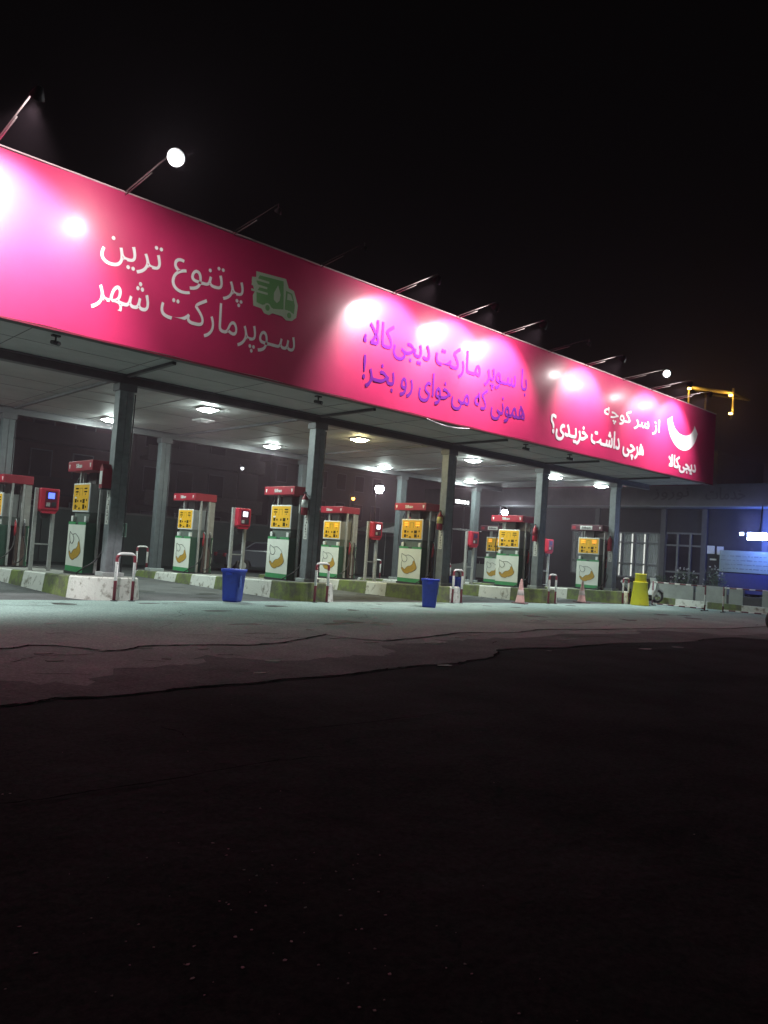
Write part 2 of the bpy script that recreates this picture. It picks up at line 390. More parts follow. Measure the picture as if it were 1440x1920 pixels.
# ================================================================== CANOPY
X0, X1 = -3.0, 29.3; YF = 13.55; YB = 25.2
can = thing('canopy', 'long flat filling station canopy with grey panelled soffit on steel beams', 'canopy', ((X0 + X1) / 2, YF, 0))
ox = -(X0 + X1) / 2
def cb_(x0, x1, y0, y1, z0, z1, bev=0, b=None):
    b = b or MB(); return b.box(x0 + ox, x1 + ox, y0 - YF, y1 - YF, z0, z1, bev)
cb_(X0 + .1, X1 - .06, YF + .32, YB, ZS, ZS + .06).build('soffit', M_soffit, can)
b = MB()
for y in (14.9, 18.9, 20.1, 22.4): cb_(X0 + .1, X1 - .07, y - .006, y + .006, ZS - .004, ZS + .004, 0, b)
for x in [X0 + 2.4 * k for k in range(1, 14)]: cb_(x - .006, x + .006, YF + .33, YB - .01, ZS - .0055, ZS + .003, 0, b)
b.build('panel_seams', M_seam, can)
cb_(X0 + .1, X1 - .06, YF + .32, YB, ZS + .3, ZS + .38).build('roof', M_dark, can)
for y in (FY, BY):
    b = MB(); cb_(X0 + .1, X1 - .1, y - .11, y + .11, 4.59, 4.612, 0, b); cb_(X0 + .1, X1 - .1, y - .11, y + .11, 4.772, 4.794, 0, b); cb_(X0 + .1, X1 - .1, y - .012, y + .012, 4.612, 4.772, 0, b)
    b.build('beam', M_beam, can)
for x in FC:
    b = MB(); cb_(x - .04, x + .04, YF + .4, FY - .115, 4.735, 4.797, 0, b); cb_(x - .04, x + .04, FY + .115, BY - .115, 4.735, 4.797, 0, b)
    b.build('rafter', M_beam, can)
b = MB(); cb_(X1 - .05, X1 + .01, YF + .3, YB + .05, 4.76, 5.25, 0, b); cb_(X0, X1 - .055, YB + .005, YB + .06, 4.76, 5.25, 0, b); b.build('edge_trim', mat('edge_trim_maroon', (.10, .02, .04), .6), can)

# ================================================================== BILLBOARD
bb = thing('billboard', 'long crimson advertising banner with white and violet Persian lettering on the canopy edge', 'billboard', (0, YF, 4.8))
M_vinyl = mat('crimson_vinyl', (.56, .027, .122), .42, .05, 2.2, bump=.03, coat=.22, spec=.5)
MATS['crimson_vinyl'].node_tree.nodes['Principled BSDF'].inputs['Coat Roughness'].default_value = .2
# gently rippled vinyl sheet stretched over the frame
b = MB(); nx, nz = 200, 12; g = []
for i in range(nx + 1):
    col_ = []
    for k in range(nz + 1):
        x = X0 + (X1 - X0) * i / nx; z = 2.72 * k / nz
        col_.append(b.bm.verts.new((x, .0035 * math.sin(x * 2.8 + z * .8) * math.sin(z * 1.1 + .3) + .001 * math.sin(x * 7 + z), z - .015 * abs(math.sin(x * 1.45)) * (k == 0) + .012 * math.sin(x * 1.45) * (k == nz))))
    g.append(col_)
for i in range(nx):
    for k in range(nz):
        f = b.bm.faces.new((g[i][k], g[i + 1][k], g[i + 1][k + 1], g[i][k + 1])); f.smooth = True
b.build('banner_sheet', M_vinyl, bb)
b = MB(); b.box(X0, X1, .03, .09, .0, .06).box(X0, X1, .03, .09, 2.63, 2.69)
for x in [X0 + k * 2.02 for k in range(17)]: b.box(x - .03, x + .03 if x < X1 else X1, .035, .085, .06, 2.63)
for x in [X0 + .05 + k * 4.04 for k in range(9)]: b.tube([(x, .09, 2.6), (x, 1.9, .42)], .03)
b.build('frame', M_galv, bb)
MB().box(X0, X1, .095, .3, -.02, .05).box(X0, X1, .10, .13, .05, 2.66).build('backing', M_dark, bb)
b = MB(); b.box(X0, X1, -.028, .028, -.05, -.02).build('lower_trim', mat('trim_dark_red', (.16, .01, .03), .5), bb)
MB().box(X0, X1, -.02, .12, 2.725, 2.75).build('upper_trim', mat('trim_pale', (.55, .40, .42), .5), bb)
M_lw = mat('lettering_white', (.80, .78, .78), .5, .03, 5)
M_lv = mat('lettering_violet', (.14, .018, .22), .9, .03, 5, spec=.05)
O = -.0055
def bl(txt, x0, x1, z0, z1, m, bold=0): return lettering('lettering', txt, x0, x1, z0 - 4.8, z1 - 4.8, O, m, bb, bold)
bl('پرتنوع ترین', 5.11, 8.05, 6.02, 6.76, M_lw, 0)
bl('سـوپرمارکت شهر', 5.02, 9.40, 5.24, 6.06, M_lw, 0)
bl('با سـوپر مـارکت دیجی‌کالا،', 11.30, 17.42, 5.92, 6.76, M_lv, .012)
bl('همونی که می‌خوای رو بخـر!', 11.34, 17.40, 5.14, 5.90, M_lv, .012)
bl('از سر کوچه', 21.46, 25.0, 5.98, 6.58, M_lw, .008)
bl('هرچی داشـت خریـدی؟', 18.66, 24.0, 4.98, 5.74, M_lw, .022)
bl('دیجی‌کالا', 25.76, 27.82, 4.95, 5.50, M_lw, .026)
P = lambda a, c, h: (a, O - h, c - 4.8)
# smile emblem: a thick upturned crescent whose right end is cut square
outer = [(27.87, 6.52)] + [(26.72 + 1.16 * math.cos(R(a)), 6.78 + 1.02 * math.sin(R(a))) for a in range(-15, -181, -9)]
inner = [(26.72 + .86 * math.cos(R(a)), 6.86 + .55 * math.sin(R(a))) for a in range(-180, -14, 9)] + [(27.58, 6.80)]
MB().prism(outer + inner, P, 0, .004).build('smile_emblem', M_lw, bb)
# delivery van icon
M_ig = mat('icon_green', (.17, .38, .14), .5, .03); M_igd = mat('icon_green_pale', (.50, .60, .44), .5, .03)
ic = MB().prism([(8.31, 6.93), (9.05, 6.98), (9.13, 6.81), (9.27, 6.78), (9.40, 6.50), (9.38, 6.23), (9.27, 6.13), (9.12, 6.11), (9.02, 6.17), (8.77, 6.17), (8.69, 6.11), (8.57, 6.12), (8.5, 6.2), (8.30, 6.21), (8.27, 6.42), (8.31, 6.5), (8.22, 6.7), (8.22, 6.79), (8.32, 6.81)], P, 0, .003).build('van_icon', M_igd, bb)
ip = lambda pts, m, h, nm: MB().prism(pts, P, h, h + .002).build(nm, m, ic)
ip([(8.40, 6.87), (8.99, 6.91), (9.04, 6.32), (8.79, 6.27), (8.62, 6.32), (8.51, 6.28), (8.37, 6.30), (8.35, 6.51), (8.41, 6.62), (8.33, 6.73)], M_ig, .0035, 'icon_body')
ip([(9.07, 6.73), (9.23, 6.71), (9.32, 6.48), (9.31, 6.29), (9.15, 6.33), (9.07, 6.33)], M_ig, .0035, 'icon_cab')
ip([(9.11, 6.69), (9.20, 6.68), (9.26, 6.56), (9.11, 6.55)], M_igd, .006, 'icon_window')
ip([(8.86, 6.79), (8.94, 6.61), (8.92, 6.47), (8.86, 6.41), (8.78, 6.46), (8.77, 6.6)], M_igd, .006, 'icon_drop')
for a, c in ((6.77, .38), (6.645, .34), (6.53, .36)): ip([(8.22, a + .018), (8.26 + c, a + .03), (8.26 + c, a - .015), (8.22, a - .03)], M_igd, .006, 'icon_stripe')
for cx, cz in ((8.64, 6.25), (9.19, 6.23)):
    ip([(cx + .09 * math.cos(k * .5236), cz + .10 * math.sin(k * .5236)) for k in range(12)], M_igd, .006, 'icon_wheel')
    ip([(cx + .055 * math.cos(k * .5236), cz + .062 * math.sin(k * .5236)) for k in range(12)], M_ig, .0085, 'icon_hub')
M_lab2 = mat('hem_cloth', (.42, .38, .40), .8)
# loose hem hanging under the banner
b = MB(); prev = None
for k in range(21):
    t = k / 20; x = 13.5 + 1.6 * t; z = -.052 - .07 * math.sin(math.pi * t)
    v = (b.bm.verts.new((x, -.02, z)), b.bm.verts.new((x, -.035 - .02 * math.sin(t * 9), z - .018)))
    if prev: b.bm.faces.new((prev[0], v[0], v[1], prev[1]))
    prev = v
b.build('loose_hem', M_lab2, bb)

# ================================================================== FLOODLIGHTS ON ARMS
M_lens_on = mat('floodlight_glass_lit', (1, 1, 1), .3, 0, emit=26, ecol=(1, .95, .93))
M_lens_cam = mat('floodlight_glass_cool', (1, 1, 1), .3, 0, emit=90, ecol=(.86, 1, .97))
M_lens_off = mat('floodlight_glass_off', (.12, .12, .13), .15)
M_armd = mat('arm_dark', (.035, .028, .028), .7, .3, 6)  # darker copy of the arm steel, keeps these arms faint
M_arm = mat('arm_steel', (.15, .12, .12), .5, .2, 6)
FL = [  # x, mode, reach, label
    (.6, 'on', 2.0, 'floodlight arm at the far left end washing the banner white'),
    (3.26, 'on', 2.05, 'floodlight arm at the upper left of the photo, lamp turned to the banner'),
    (5.46, 'cam', 1.95, 'dazzling floodlight turned outward above the left lettering, brightest lamp in the night sky'),
    (7.7, 'off', 1.6, 'small dark floodlight just right of the dazzling lamp'),
    (9.9, 'off', 1.5, 'unlit floodlight arm above the green van icon'),
    (12.09, 'on', 1.47, 'floodlight arm over the start of the violet lettering, first of three close together'),
    (14.35, 'on', 1.3, 'floodlight arm over the middle of the violet lettering'),
    (16.2, 'on', 1.4, 'floodlight arm over the right end of the violet lettering'),
    (18.3, 'off', 1.4, 'unlit thin arm between the violet and the right white lettering'),
    (20.24, 'on', 1.3, 'floodlight arm over the white question lettering'),
    (22.42, 'cam2', 1.56, 'small bright floodlight turned outward above the right white lettering'),
    (24.14, 'on', 1.46, 'floodlight arm just left of the yellow lit rooftop frame'),
    (25.91, 'on', 1.31, 'last floodlight arm on the right, over the smile emblem')]
def spot(name, loc, target, power, size, blend, col, parent=None, radius=.08):
    l = bpy.data.lights.new(name, 'SPOT'); l.energy = power; l.spot_size = R(size); l.spot_blend = blend; l.color = col; l.shadow_soft_size = radius
    o = bpy.data.objects.new(name, l); COL.objects.link(o); o.location = loc
    d = Vector(target) - Vector(loc); o.rotation_euler = d.to_track_quat('-Z', 'Y').to_euler()
    if parent: o.parent = parent
    return o
for x, mode, dd, lab in FL:
    t = thing('floodlight', lab, 'floodlight', (x, YF, 7.5), 0, 'floodlights on arms above the banner')
    MB().tube([(0, .3, -.25), (0, 0, .04), (0, -dd, .16)], .013 if mode != 'off' else .010).build('arm', M_arm if mode != 'off' else M_armd, t)
    MB().tube([(0, -.05, -.02), (0, -dd * .55, .05)], .011, 6).build('strut', M_arm, t)
    aim = Vector((0, .72, -.70)) if mode in ('on', 'off') else Vector((-.45, -.80, -.40))
    if mode == 'cam2': aim = Vector((-.75, -.55, -.35))
    aim.normalize(); q = aim.to_track_quat('Z', 'Y'); c = Vector((0, -dd, .02))
    b = MB(); b.tube([(0, -dd, .16), (0, -dd - .0, .06)], .012, 6); b.build('yoke', M_arm, t)
    hs = {'off': .5, 'on': .8, 'cam': 1, 'cam2': .9}[mode]
    def tr(bld):
        for v in bld.bm.verts: v.co = q @ (v.co * hs) + c
        return bld
    hd = tr(MB().lathe([(.03, -.16), (.06, -.14), (.10, -.05), (.135, .04), (.14, .055)], seg=20)).build('lamp_head', M_dark, t)
    tr(MB().lathe([(.128, .05), (.05, .062), (.0, .066)], seg=20)).build('lens', {'on': M_lens_on, 'off': M_lens_off}.get(mode, M_lens_cam), hd)
    if mode == 'on':
        pw = 950 if x > 9 else 2000
        if x > 19: pw = 900
        o = spot('floodlight_beam', tuple(c + aim * .09), tuple(c + aim * 3), pw, 96, .62, (1, .95, .97), t)

    if mode != 'off':
        p0 = c + aim * .22   # stray light leaving the rim of the lamp toward the banner
        spot('floodlight_spill', tuple(p0), tuple(p0 + Vector((0, 1, -.25))), {'on': 150, 'cam': 300, 'cam2': 160}[mode], 168, 1, (1, .95, .93), t, .1)
# ================================================================== UNDER-CANOPY LIGHTS
M_cl = mat('ceiling_lens_cool', (1, 1, 1), .3, 0, emit=390, ecol=(.84, 1, .94))
M_clw = mat('ceiling_lens_warm', (1, 1, 1), .3, 0, emit=230, ecol=(1, .86, .42))
M_clo = mat('ceiling_lens_off', (.5, .5, .5), .2)
CL = [(9.97, 18.1, 'c', 'largest lit ceiling light, between the first and second front columns'), (9.35, 22.8, 'c', 'lit ceiling light half hidden behind the first front column'),
      (15.1, 22.7, 'c', 'lit ceiling light in the back row left of the second front column'), (15.3, 18.2, 'w', 'warm yellow ceiling light between the second and third front columns'),
      (21.0, 23.3, 'c', 'cool ceiling light in the back row above the bright far street lamp'), (20.4, 18.0, 'c', 'bright ceiling light just right of the third front column'),
      (26.2, 23.2, 'c', 'ceiling light of the back row right of the third front column'), (25.7, 18.3, 'c', 'ceiling light right of the fourth front column'),
      (28.9, 18.2, 'c', 'thin sliver of ceiling light beside the last front column'), (4.4, 18.1, 'o', 'unlit ceiling light at the left edge of the photo'), (2.9, 17.6, 'c', 'added ceiling light out of view to the left, brightening the first pump'),  # the out-of-view front-row light is added to brighten the first pump
      (10.9, 20.0, 'o', 'unlit ceiling light just behind the largest lit one'), (4.0, 22.8, 'c', 'ceiling light beyond the left border of the photo, back row')]
for x, y, k, lab in CL:
    t = thing('ceiling_light', lab, 'ceiling light', (x, y, ZS), 0, 'square lights in the canopy soffit')
    sz = .20
    MB().box(-sz - .035, sz + .035, -sz - .035, sz + .035, -.045, -.006, .008).build('housing', M_white, t)
    b = MB()   # shallow pyramidal diffuser
    v = [b.bm.verts.new(p) for p in ((-sz, -sz, -.046), (sz, -sz, -.046), (sz, sz, -.046), (-sz, sz, -.046), (-sz * .5, -sz * .5, -.10), (sz * .5, -sz * .5, -.10), (sz * .5, sz * .5, -.10), (-sz * .5, sz * .5, -.10))]
    for f in ((0, 1, 5, 4), (1, 2, 6, 5), (2, 3, 7, 6), (3, 0, 4, 7), (4, 5, 6, 7)): b.bm.faces.new([v[i] for i in f])
    b.build('diffuser', {'c': M_cl, 'w': M_clw, 'o': M_clo}[k], t)

# ================================================================== FUEL PUMPS
def make_pump(white_cap=False, lit=False):
    t = thing('fuel_pump', 'x', 'fuel pump')
    MB().box(-.38, -.10, -.5, .5, .0, 1.13, .012).build('lower_cabinet', M_darkgreen, t)
    MB().box(-.40, .40, -.53, .53, -.01, .05).build('plinth', M_dark, t)
    for sx in (-1, 1):
        X = sx * .381
        q = lambda a: (min(X, X + sx * a), max(X, X + sx * a))
        p = MB().box(*q(.010), -.49, .49, .17, 1.08).build('front_panel', M_panelw, t)
        MB().box(*q(.012), -.49, .49, .04, .168).build('lower_band', M_green, p)
        bnd = MB(); bnd.box(*q(.012), -.49, -.08, 1.082, 1.14).box(*q(.012), .08, .49, 1.082, 1.14); bnd.build('upper_band', M_green, p)
        # drop emblem: outlined creature-like drop with a golden lower wave
        mp = lambda x, y: ((.5 - (x - (205 - (y - 1000) * .0714)) / 290.) , (1700 - y) / 700. * 1.14)
        def line(pts, w, m, off, nm, par):
            b = MB(); pp = [mp(*a) for a in pts]
            sm = []
            for i in range(len(pp) - 1):
                p0, p1, p2, p3 = pp[max(i - 1, 0)], pp[i], pp[i + 1], pp[min(i + 2, len(pp) - 1)]
                for k in range(5):
                    u = k / 5; sm.append(tuple(.5 * ((2 * p1[j]) + (-p0[j] + p2[j]) * u + (2 * p0[j] - 5 * p1[j] + 4 * p2[j] - p3[j]) * u * u + (-p0[j] + 3 * p1[j] - 3 * p2[j] + p3[j]) * u ** 3) for j in (0, 1)))
            sm.append(pp[-1])
            b.tube([(X + sx * off, y, z) for y, z in sm], w, 5); return b.build(nm, m, par)
        if sx < 0:
            gold = [(395, 1250), (410, 1330), (418, 1390), (392, 1440), (350, 1480), (325, 1488), (300, 1512), (258, 1502), (235, 1462), (222, 1410), (240, 1403), (262, 1436), (282, 1405), (310, 1370), (340, 1362), (370, 1320), (376, 1280)]
            em = MB().prism([mp(*a) for a in gold], lambda y, z, h: (X + sx * h, y, z), .0105, .014).build('emblem', M_gold, t)
            line(gold + gold[:1], .006, mat('emblem_outline', (.12, .09, .03), .6), .013, 'emblem_outline', em)
            line([(240, 1135), (262, 1158), (285, 1172), (330, 1160), (372, 1198), (390, 1228), (397, 1252)], .0065, M_ink, .013, 'emblem_outline', em)
            line([(240, 1135), (234, 1200), (242, 1268), (265, 1295), (292, 1275), (303, 1225), (287, 1178)], .0065, M_ink, .013, 'emblem_outline', em)
            line([(240, 1268), (226, 1330), (228, 1406)], .006, M_ink, .013, 'emblem_outline', em)
    MB().box(.10, .38, -.5, .5, .0, 1.13, .012).build('lower_cabinet', M_darkgreen, t)
    MB().box(-.30, .30, -.42, .42, 1.13, 1.36).build('counter_recess', mat('recess_grey', (.12, .15, .13), .6), t)
    for y in (-.37, .38): MB().box(-.37, -.301, y - .055, y + .055, 1.145, 1.27, .008).build('receipt_box', M_white, t)
    MB().box(-.31, .31, -.42, .46, 1.36, 1.98, .01).build('display_housing', mat('housing_grey', (.28, .29, .28), .5), t)
    for sx in (-1, 1):
        X = sx * .31; q = lambda a, c=0: (min(X + sx * c, X + sx * a), max(X + sx * c, X + sx * a))
        fr = MB().box(*q(.03), -.44, .5, 1.36, 2.0, .01).build('display_panel', M_white, t)
        MB().box(*q(.034, .0305), -.405, .465, 1.40, 1.965).build('yellow_face', M_yellow, fr)
        if sx < 0:
            ref = .03
            def wn(ys, zs, m, nm, e=.038): MB().box(*q(e, .0345), ys[0], ys[1], zs[0], zs[1]).build(nm, m, fr)
            mdig = M_orange_led if lit else M_glassd
            for a in ((.20, .36), (-.30, -.14)):
                wn(a, (1.865, 1.895), mdig, 'digit_window'); wn(a, (1.795, 1.825), mdig, 'digit_window'); wn((sum(a) / 2 - .015, sum(a) / 2 + .015), (1.74, 1.77), M_ink, 'indicator')
            b = MB()
            for y0, y1, z0, z1 in ((-.04, -.03, 1.72, 1.89), (.11, .12, 1.72, 1.89), (-.03, .11, 1.88, 1.89)): b.box(*q(.037, .0345), y0, y1, z0, z1)
            b.build('card_slot_outline', mat('slot_brown', (.25, .14, .01), .5), fr)
            rb = random.Random(5); b = MB()
            for y0, y1, z0, z1 in ((.27, .36, 1.57, 1.65), (.27, .36, 1.43, 1.52), (.17, .22, 1.58, 1.63), (-.02, .04, 1.58, 1.63), (-.2, -.08, 1.56, 1.65), (-.2, -.09, 1.43, 1.53), (.05, .13, 1.42, 1.46), (-.32, -.28, 1.60, 1.65), (.20, .24, 1.46, 1.50), (-.3, -.25, 1.45, 1.5)):
                MB().box(*q(.0375, .0345), y0, y1, z0, z1).build('button', M_glassd, fr)
            wn((.26, .37), (1.66, 1.70), M_white, 'sticker') if not lit else None
    # frame posts and upper back plate
    for x in (-.13, .16):
        for y in (-.535, .46): MB().box(x - .028, x + .028, y - .028, y + .028, 0.051, 2.27).build('frame_post', M_galv, t)
    MB().box(-.05, .05, .0, .42, 1.985, 2.27).build('upper_plate', mat('plate_grey', (.14, .13, .13), .6), t)
    MB().box(-.30, -.26, .24, .29, 1.981, 2.27).build('frame_post', M_galv, t)
    MB().box(.20, .37, -.53, .52, 1.14, 2.268, .008).build('side_panel', mat('side_panel_grey', (.30, .29, .27), .6, .25, 6), t)
    MB().box(.02, .30, -.545, -.505, .06, 1.12, .008).build('hose_bay_panel', M_brown, t)
    hd = MB().box(-.385, .385, -.57, .84, 2.27, 2.50, .015).build('header', M_red if not white_cap else mat('header_maroon', (.10, .025, .04), .5), t)
    if white_cap:
        w = MB().box(-.391, -.386, -.12, .42, 2.31, 2.46).build('name_plate', M_white, hd)
        lettering_x('lettering', 'Silkan', -.05, .35, 2.345, 2.425, -.392, M_ink, hd, .003, False)
        MB().box(-.392, -.386, .62, .78, 2.33, 2.44).build('corner_mark', M_red, hd)
    else:
        lettering_x('lettering', 'Silkan', 0.0, .33, 2.34, 2.43, -.387, M_white, hd, .004, False)
    for y in (-.45, .74): MB().prism([(y - .045, 2.43), (y + .03, 2.43), (y + .005, 2.33), (y - .03, 2.35)], lambda a, c, h: (-.386 - h, a, c), 0, .004).build('corner_emblem', M_white, hd)
    # nozzles and hoses on the near end and a hose on the far side
    for k, x in enumerate((-.0, .22)):
        nz = MB().tube([(x, -.56, 1.28), (x, -.62, 1.20), (x, -.60, .98), (x + .01, -.57, .86)], [.012, .026, .032, .022]).build('nozzle', mat('nozzle_red', (.35, .02, .03), .4) if k == 0 else M_dark, t)
        MB().tube([(x, -.60, 1.32), (x, -.66, 1.28), (x, -.69, 1.22)], .010, 6).build('spout', M_galv, nz)
    hs = [[(.01, -.58, .86), (-.06, -.68, .55), (-.24, -.74, .32), (-.40, -.66, .18), (-.47, -.45, .06), (-.46, -.40, .02)],
          [(.23, -.58, .86), (.28, -.72, .5), (.20, -.76, .25), (.08, -.66, .14), (.02, -.60, .35), (.04, -.58, 1.5), (.05, -.6, 2.2)],
          [(-.2, .52, 2.2), (-.26, .60, 1.9), (-.28, .66, 1.4), (-.22, .62, 1.05), (-.15, .56, .95)]]
    for h in hs:
        P_ = [Vector(a) for a in h]; sm = []
        for i in range(len(P_) - 1):
            p0, p1, p2, p3 = P_[max(i - 1, 0)], P_[i], P_[i + 1], P_[min(i + 2, len(P_) - 1)]
            for k in range(6):
                u = k / 6; sm.append(.5 * ((2 * p1) + (-p0 + p2) * u + (2 * p0 - 5 * p1 + 4 * p2 - p3) * u * u + (-p0 + 3 * p1 - 3 * p2 + p3) * u ** 3))
        sm.append(P_[-1]); MB().tube(sm, .016, 7).build('hose', M_blackrub, t)
    return t
pA = make_pump(); pB = make_pump(lit=True); pC = make_pump(white_cap=True, lit=True)
PUMPS = [(6.85, 17.1, pA, 'red capped fuel pump in front of the first front column, beside the leftmost hoop barrier'),
         (12.22, 17.15, pA, 'red capped fuel pump directly left of the second front column, above the lime kerb'),
         (17.12, 17.12, pB, 'red capped fuel pump under the warm light, with a cream lower panel and orange digits'),
         (21.9, 17.12, pA, 'red capped fuel pump behind the left traffic cone, next to the fourth front column'),
         (26.58, 16.9, pC, 'fuel pump with dark maroon cap and white name plate behind the right traffic cone'),
         (6.72, 22.75, pA, 'grey pump cut by the left edge of the photo, behind the leftmost card terminal'),
         (12.1, 22.2, pA, 'rear fuel pump between the second back column and the second card terminal'),
         (17.12, 21.1, pB, 'rear fuel pump half hidden behind the second front column'),
         (21.9, 21.4, pA, 'rear fuel pump hidden behind the third front column and its neighbour pump'),
         (26.58, 21.6, pC, 'rear fuel pump with maroon cap peeking out left of the fourth front pump')]
used = set()
for x, y, src, lab in PUMPS:
    if src in used: c = copy_tree(src)
    else: c = src; used.add(src)
    c.location = (x, y, ZI(y) + .005); tag(c, lab, 'fuel pump', 'fuel pumps on the islands')

# ================================================================== CARD TERMINALS
M_tred = mat('terminal_red', (.55, .02, .05), .45, .1, 6, coat=.2)
M_scr = {'white': mat('screen_white', (.8, .8, .85), .3, 0, emit=3.5, ecol=(.85, .9, 1)), 'blue': mat('screen_blue', (.1, .15, .8), .3, 0, emit=2.2, ecol=(.10, .16, 1)), 'off': mat('screen_off', (.05, .04, .12), .2)}
def make_terminal(scr):
    t = thing('card_terminal', 'x', 'card terminal')
    for x in (-.21, .21):
        MB().box(x - .04, x + .04, -.03, .05, 0, 1.98 if x < 0 else 1.5, .006).build('post', M_galv, t)
    for z in (.06, .62): MB().box(-.17, .17, -.012, .02, z, z + .03).build('crossbar', M_galv, t)
    MB().prism([(-.17, 1.42), (.17, 1.42), (.05, 1.26), (-.05, 1.26)], lambda a, c, h: (a, h, c), -.06, .10).build('lower_wedge', M_dark, t)
    bx = MB().box(-.165, .27, -.18, .12, 1.46, 1.98, .02).prism([(-.16, 1.47), (.26, 1.47), (.2, 1.38), (-.1, 1.38)], lambda a, c, h: (a, h, c), -.16, .1).build('terminal_box', M_tred, t)
    MB().box(-.06, .21, -.187, -.18, 1.52, 1.92, .0).build('face_plate', mat('face_plate_maroon', (.12, .01, .03), .4), bx)
    MB().box(-.0, .15, -.194, -.188, 1.74, 1.88).build('screen', M_scr[scr], bx)
    kp = MB(); 
    for i in range(3):
        for j in range(3): kp.box(-.03 + i * .03, -.01 + i * .03, -.196, -.188, 1.55 + j * .032, 1.572 + j * .032)
    kp.build('keypad', M_white, bx)
    MB().box(.09, .19, -.20, -.188, 1.56, 1.66, .004).build('card_slot', M_dark, bx)
    return t
tw = make_terminal('white'); tb = make_terminal('blue'); to = make_terminal('off')
for i, (x, y, src, lab) in enumerate([(6.50, 19.35, tb, 'red card terminal with a blue lit screen beside the first pump'),
        (11.98, 19.4, tw, 'red card terminal with white screen standing behind the first blue bin'), (17.25, 19.5, tw, 'red card terminal with white screen between the second and third front columns'),
        (22.1, 19.4, to, 'red card terminal with dark screen right of the third front column'), (26.9, 19.4, to, 'red card terminal behind the fifth pump, hidden by the fourth column')]):
    c = copy_tree(src) if (src is tw and i == 2) or (src is to and i == 4) else src
    c.location = (x, y, ZI(y) + .002); tag(c, lab, 'card terminal', 'card terminals on the islands')

# ================================================================== BOXES ON COLUMNS
def ext_box(x, y, z, lab, wm, rm, cyl=False):
    t = thing('alarm_box' if not cyl else 'fire_extinguisher', lab, 'alarm box' if not cyl else 'fire extinguisher', (x, y, z), 0, 'red safety gear hung on the front columns')
    if cyl:
        MB().lathe([(.0, 0), (.07, .005), (.085, .03), (.085, .42), (.06, .48), (.025, .52), (.02, .56)], seg=20).build('cylinder', rm, t)
        MB().lathe([(.0865, .2), (.0865, .40)], seg=20).build('label_sleeve', wm, t)
        MB().box(-.05, .03, -.015, .015, .56, .60, .004).build('valve_handle', M_dark, t)
        MB().tube([(.02, 0, .56), (.1, -.02, .5), (.11, -.03, .3), (.1, -.03, .1)], .009, 6).build('hose', M_blackrub, t)
        MB().box(-.05, .05, .07, .13, .25, .28).build('bracket', M_dark, t)
    else:
        MB().prism([(-.08, 0), (.08, 0), (.08, .42), (0, .52), (-.08, .42)], lambda a, c, h: (h, a, c), -.09, .105).build('case', rm, t)
        MB().box(-.098, -.091, -.065, .065, .08, .36).build('white_panel', wm, t)
        MB().box(-.10, .105, -.09, .09, -.03, -.002, .004).build('bracket', M_dark, t)
M_rg = mat('safety_red', (.28, .015, .03), .5)
M_ylabel = mat('warm_lit_label', (.62, .5, .15), .6)  # yellow puts the warm lamp's light into the sleeve colour
ext_box(FC[0] - .27, FY - .0, 2.31, 'dark red box with white panel and peaked top on the first front column', M_white, M_rg)
ext_box(FC[1] - .26, FY - .02, 2.16, 'red extinguisher with a long white sleeve on the second front column', M_white, M_rg, True)
ext_box(FC[2] - .26, FY - .02, 2.12, 'red extinguisher with a sleeve coloured warm-lit yellow on the third front column', M_ylabel, M_rg, True)
ext_box(FC[3] - .26, FY - .02, 2.05, 'plain red extinguisher on the fourth front column', M_rg, M_tred, True)
ext_box(FC[4] - .26, FY - .02, 1.95, 'small dim red extinguisher on the fifth front column', M_rg, M_rg, True)

# small cameras under the banner edge
cam0 = None
for k, (x, lab) in enumerate(((4.65, 'small dark camera under the canopy edge, leftmost of the four'), (10.5, 'small dark camera under the canopy edge below the start of the violet lettering'),
                              (18.2, 'small camera with a glinting lens under the canopy edge right of the violet lettering'), (20.45, 'small dark camera under the canopy edge below the white question mark'))):
    if cam0 is None:
        t = thing('security_camera', lab, 'camera', (x, 14.05, ZS), 0, 'small cameras hung under the canopy edge')
        MB().box(-.07, .07, -.05, .05, -.03, -.002, .004).box(-.012, .012, -.012, .012, -.12, -.03).build('bracket', M_dark, t)
        MB().tube([(-.03, .08, -.12), (.02, -.12, -.17)], .04, 10).build('body', M_dark, t)
        MB().tube([(.02, -.121, -.17), (.022, -.128, -.172)], .028, 10).build('lens', M_galv, t)
        cam0 = t
    else:
        t = copy_tree(cam0); t.location = (x, 14.05, ZS); tag(t, lab, 'camera')

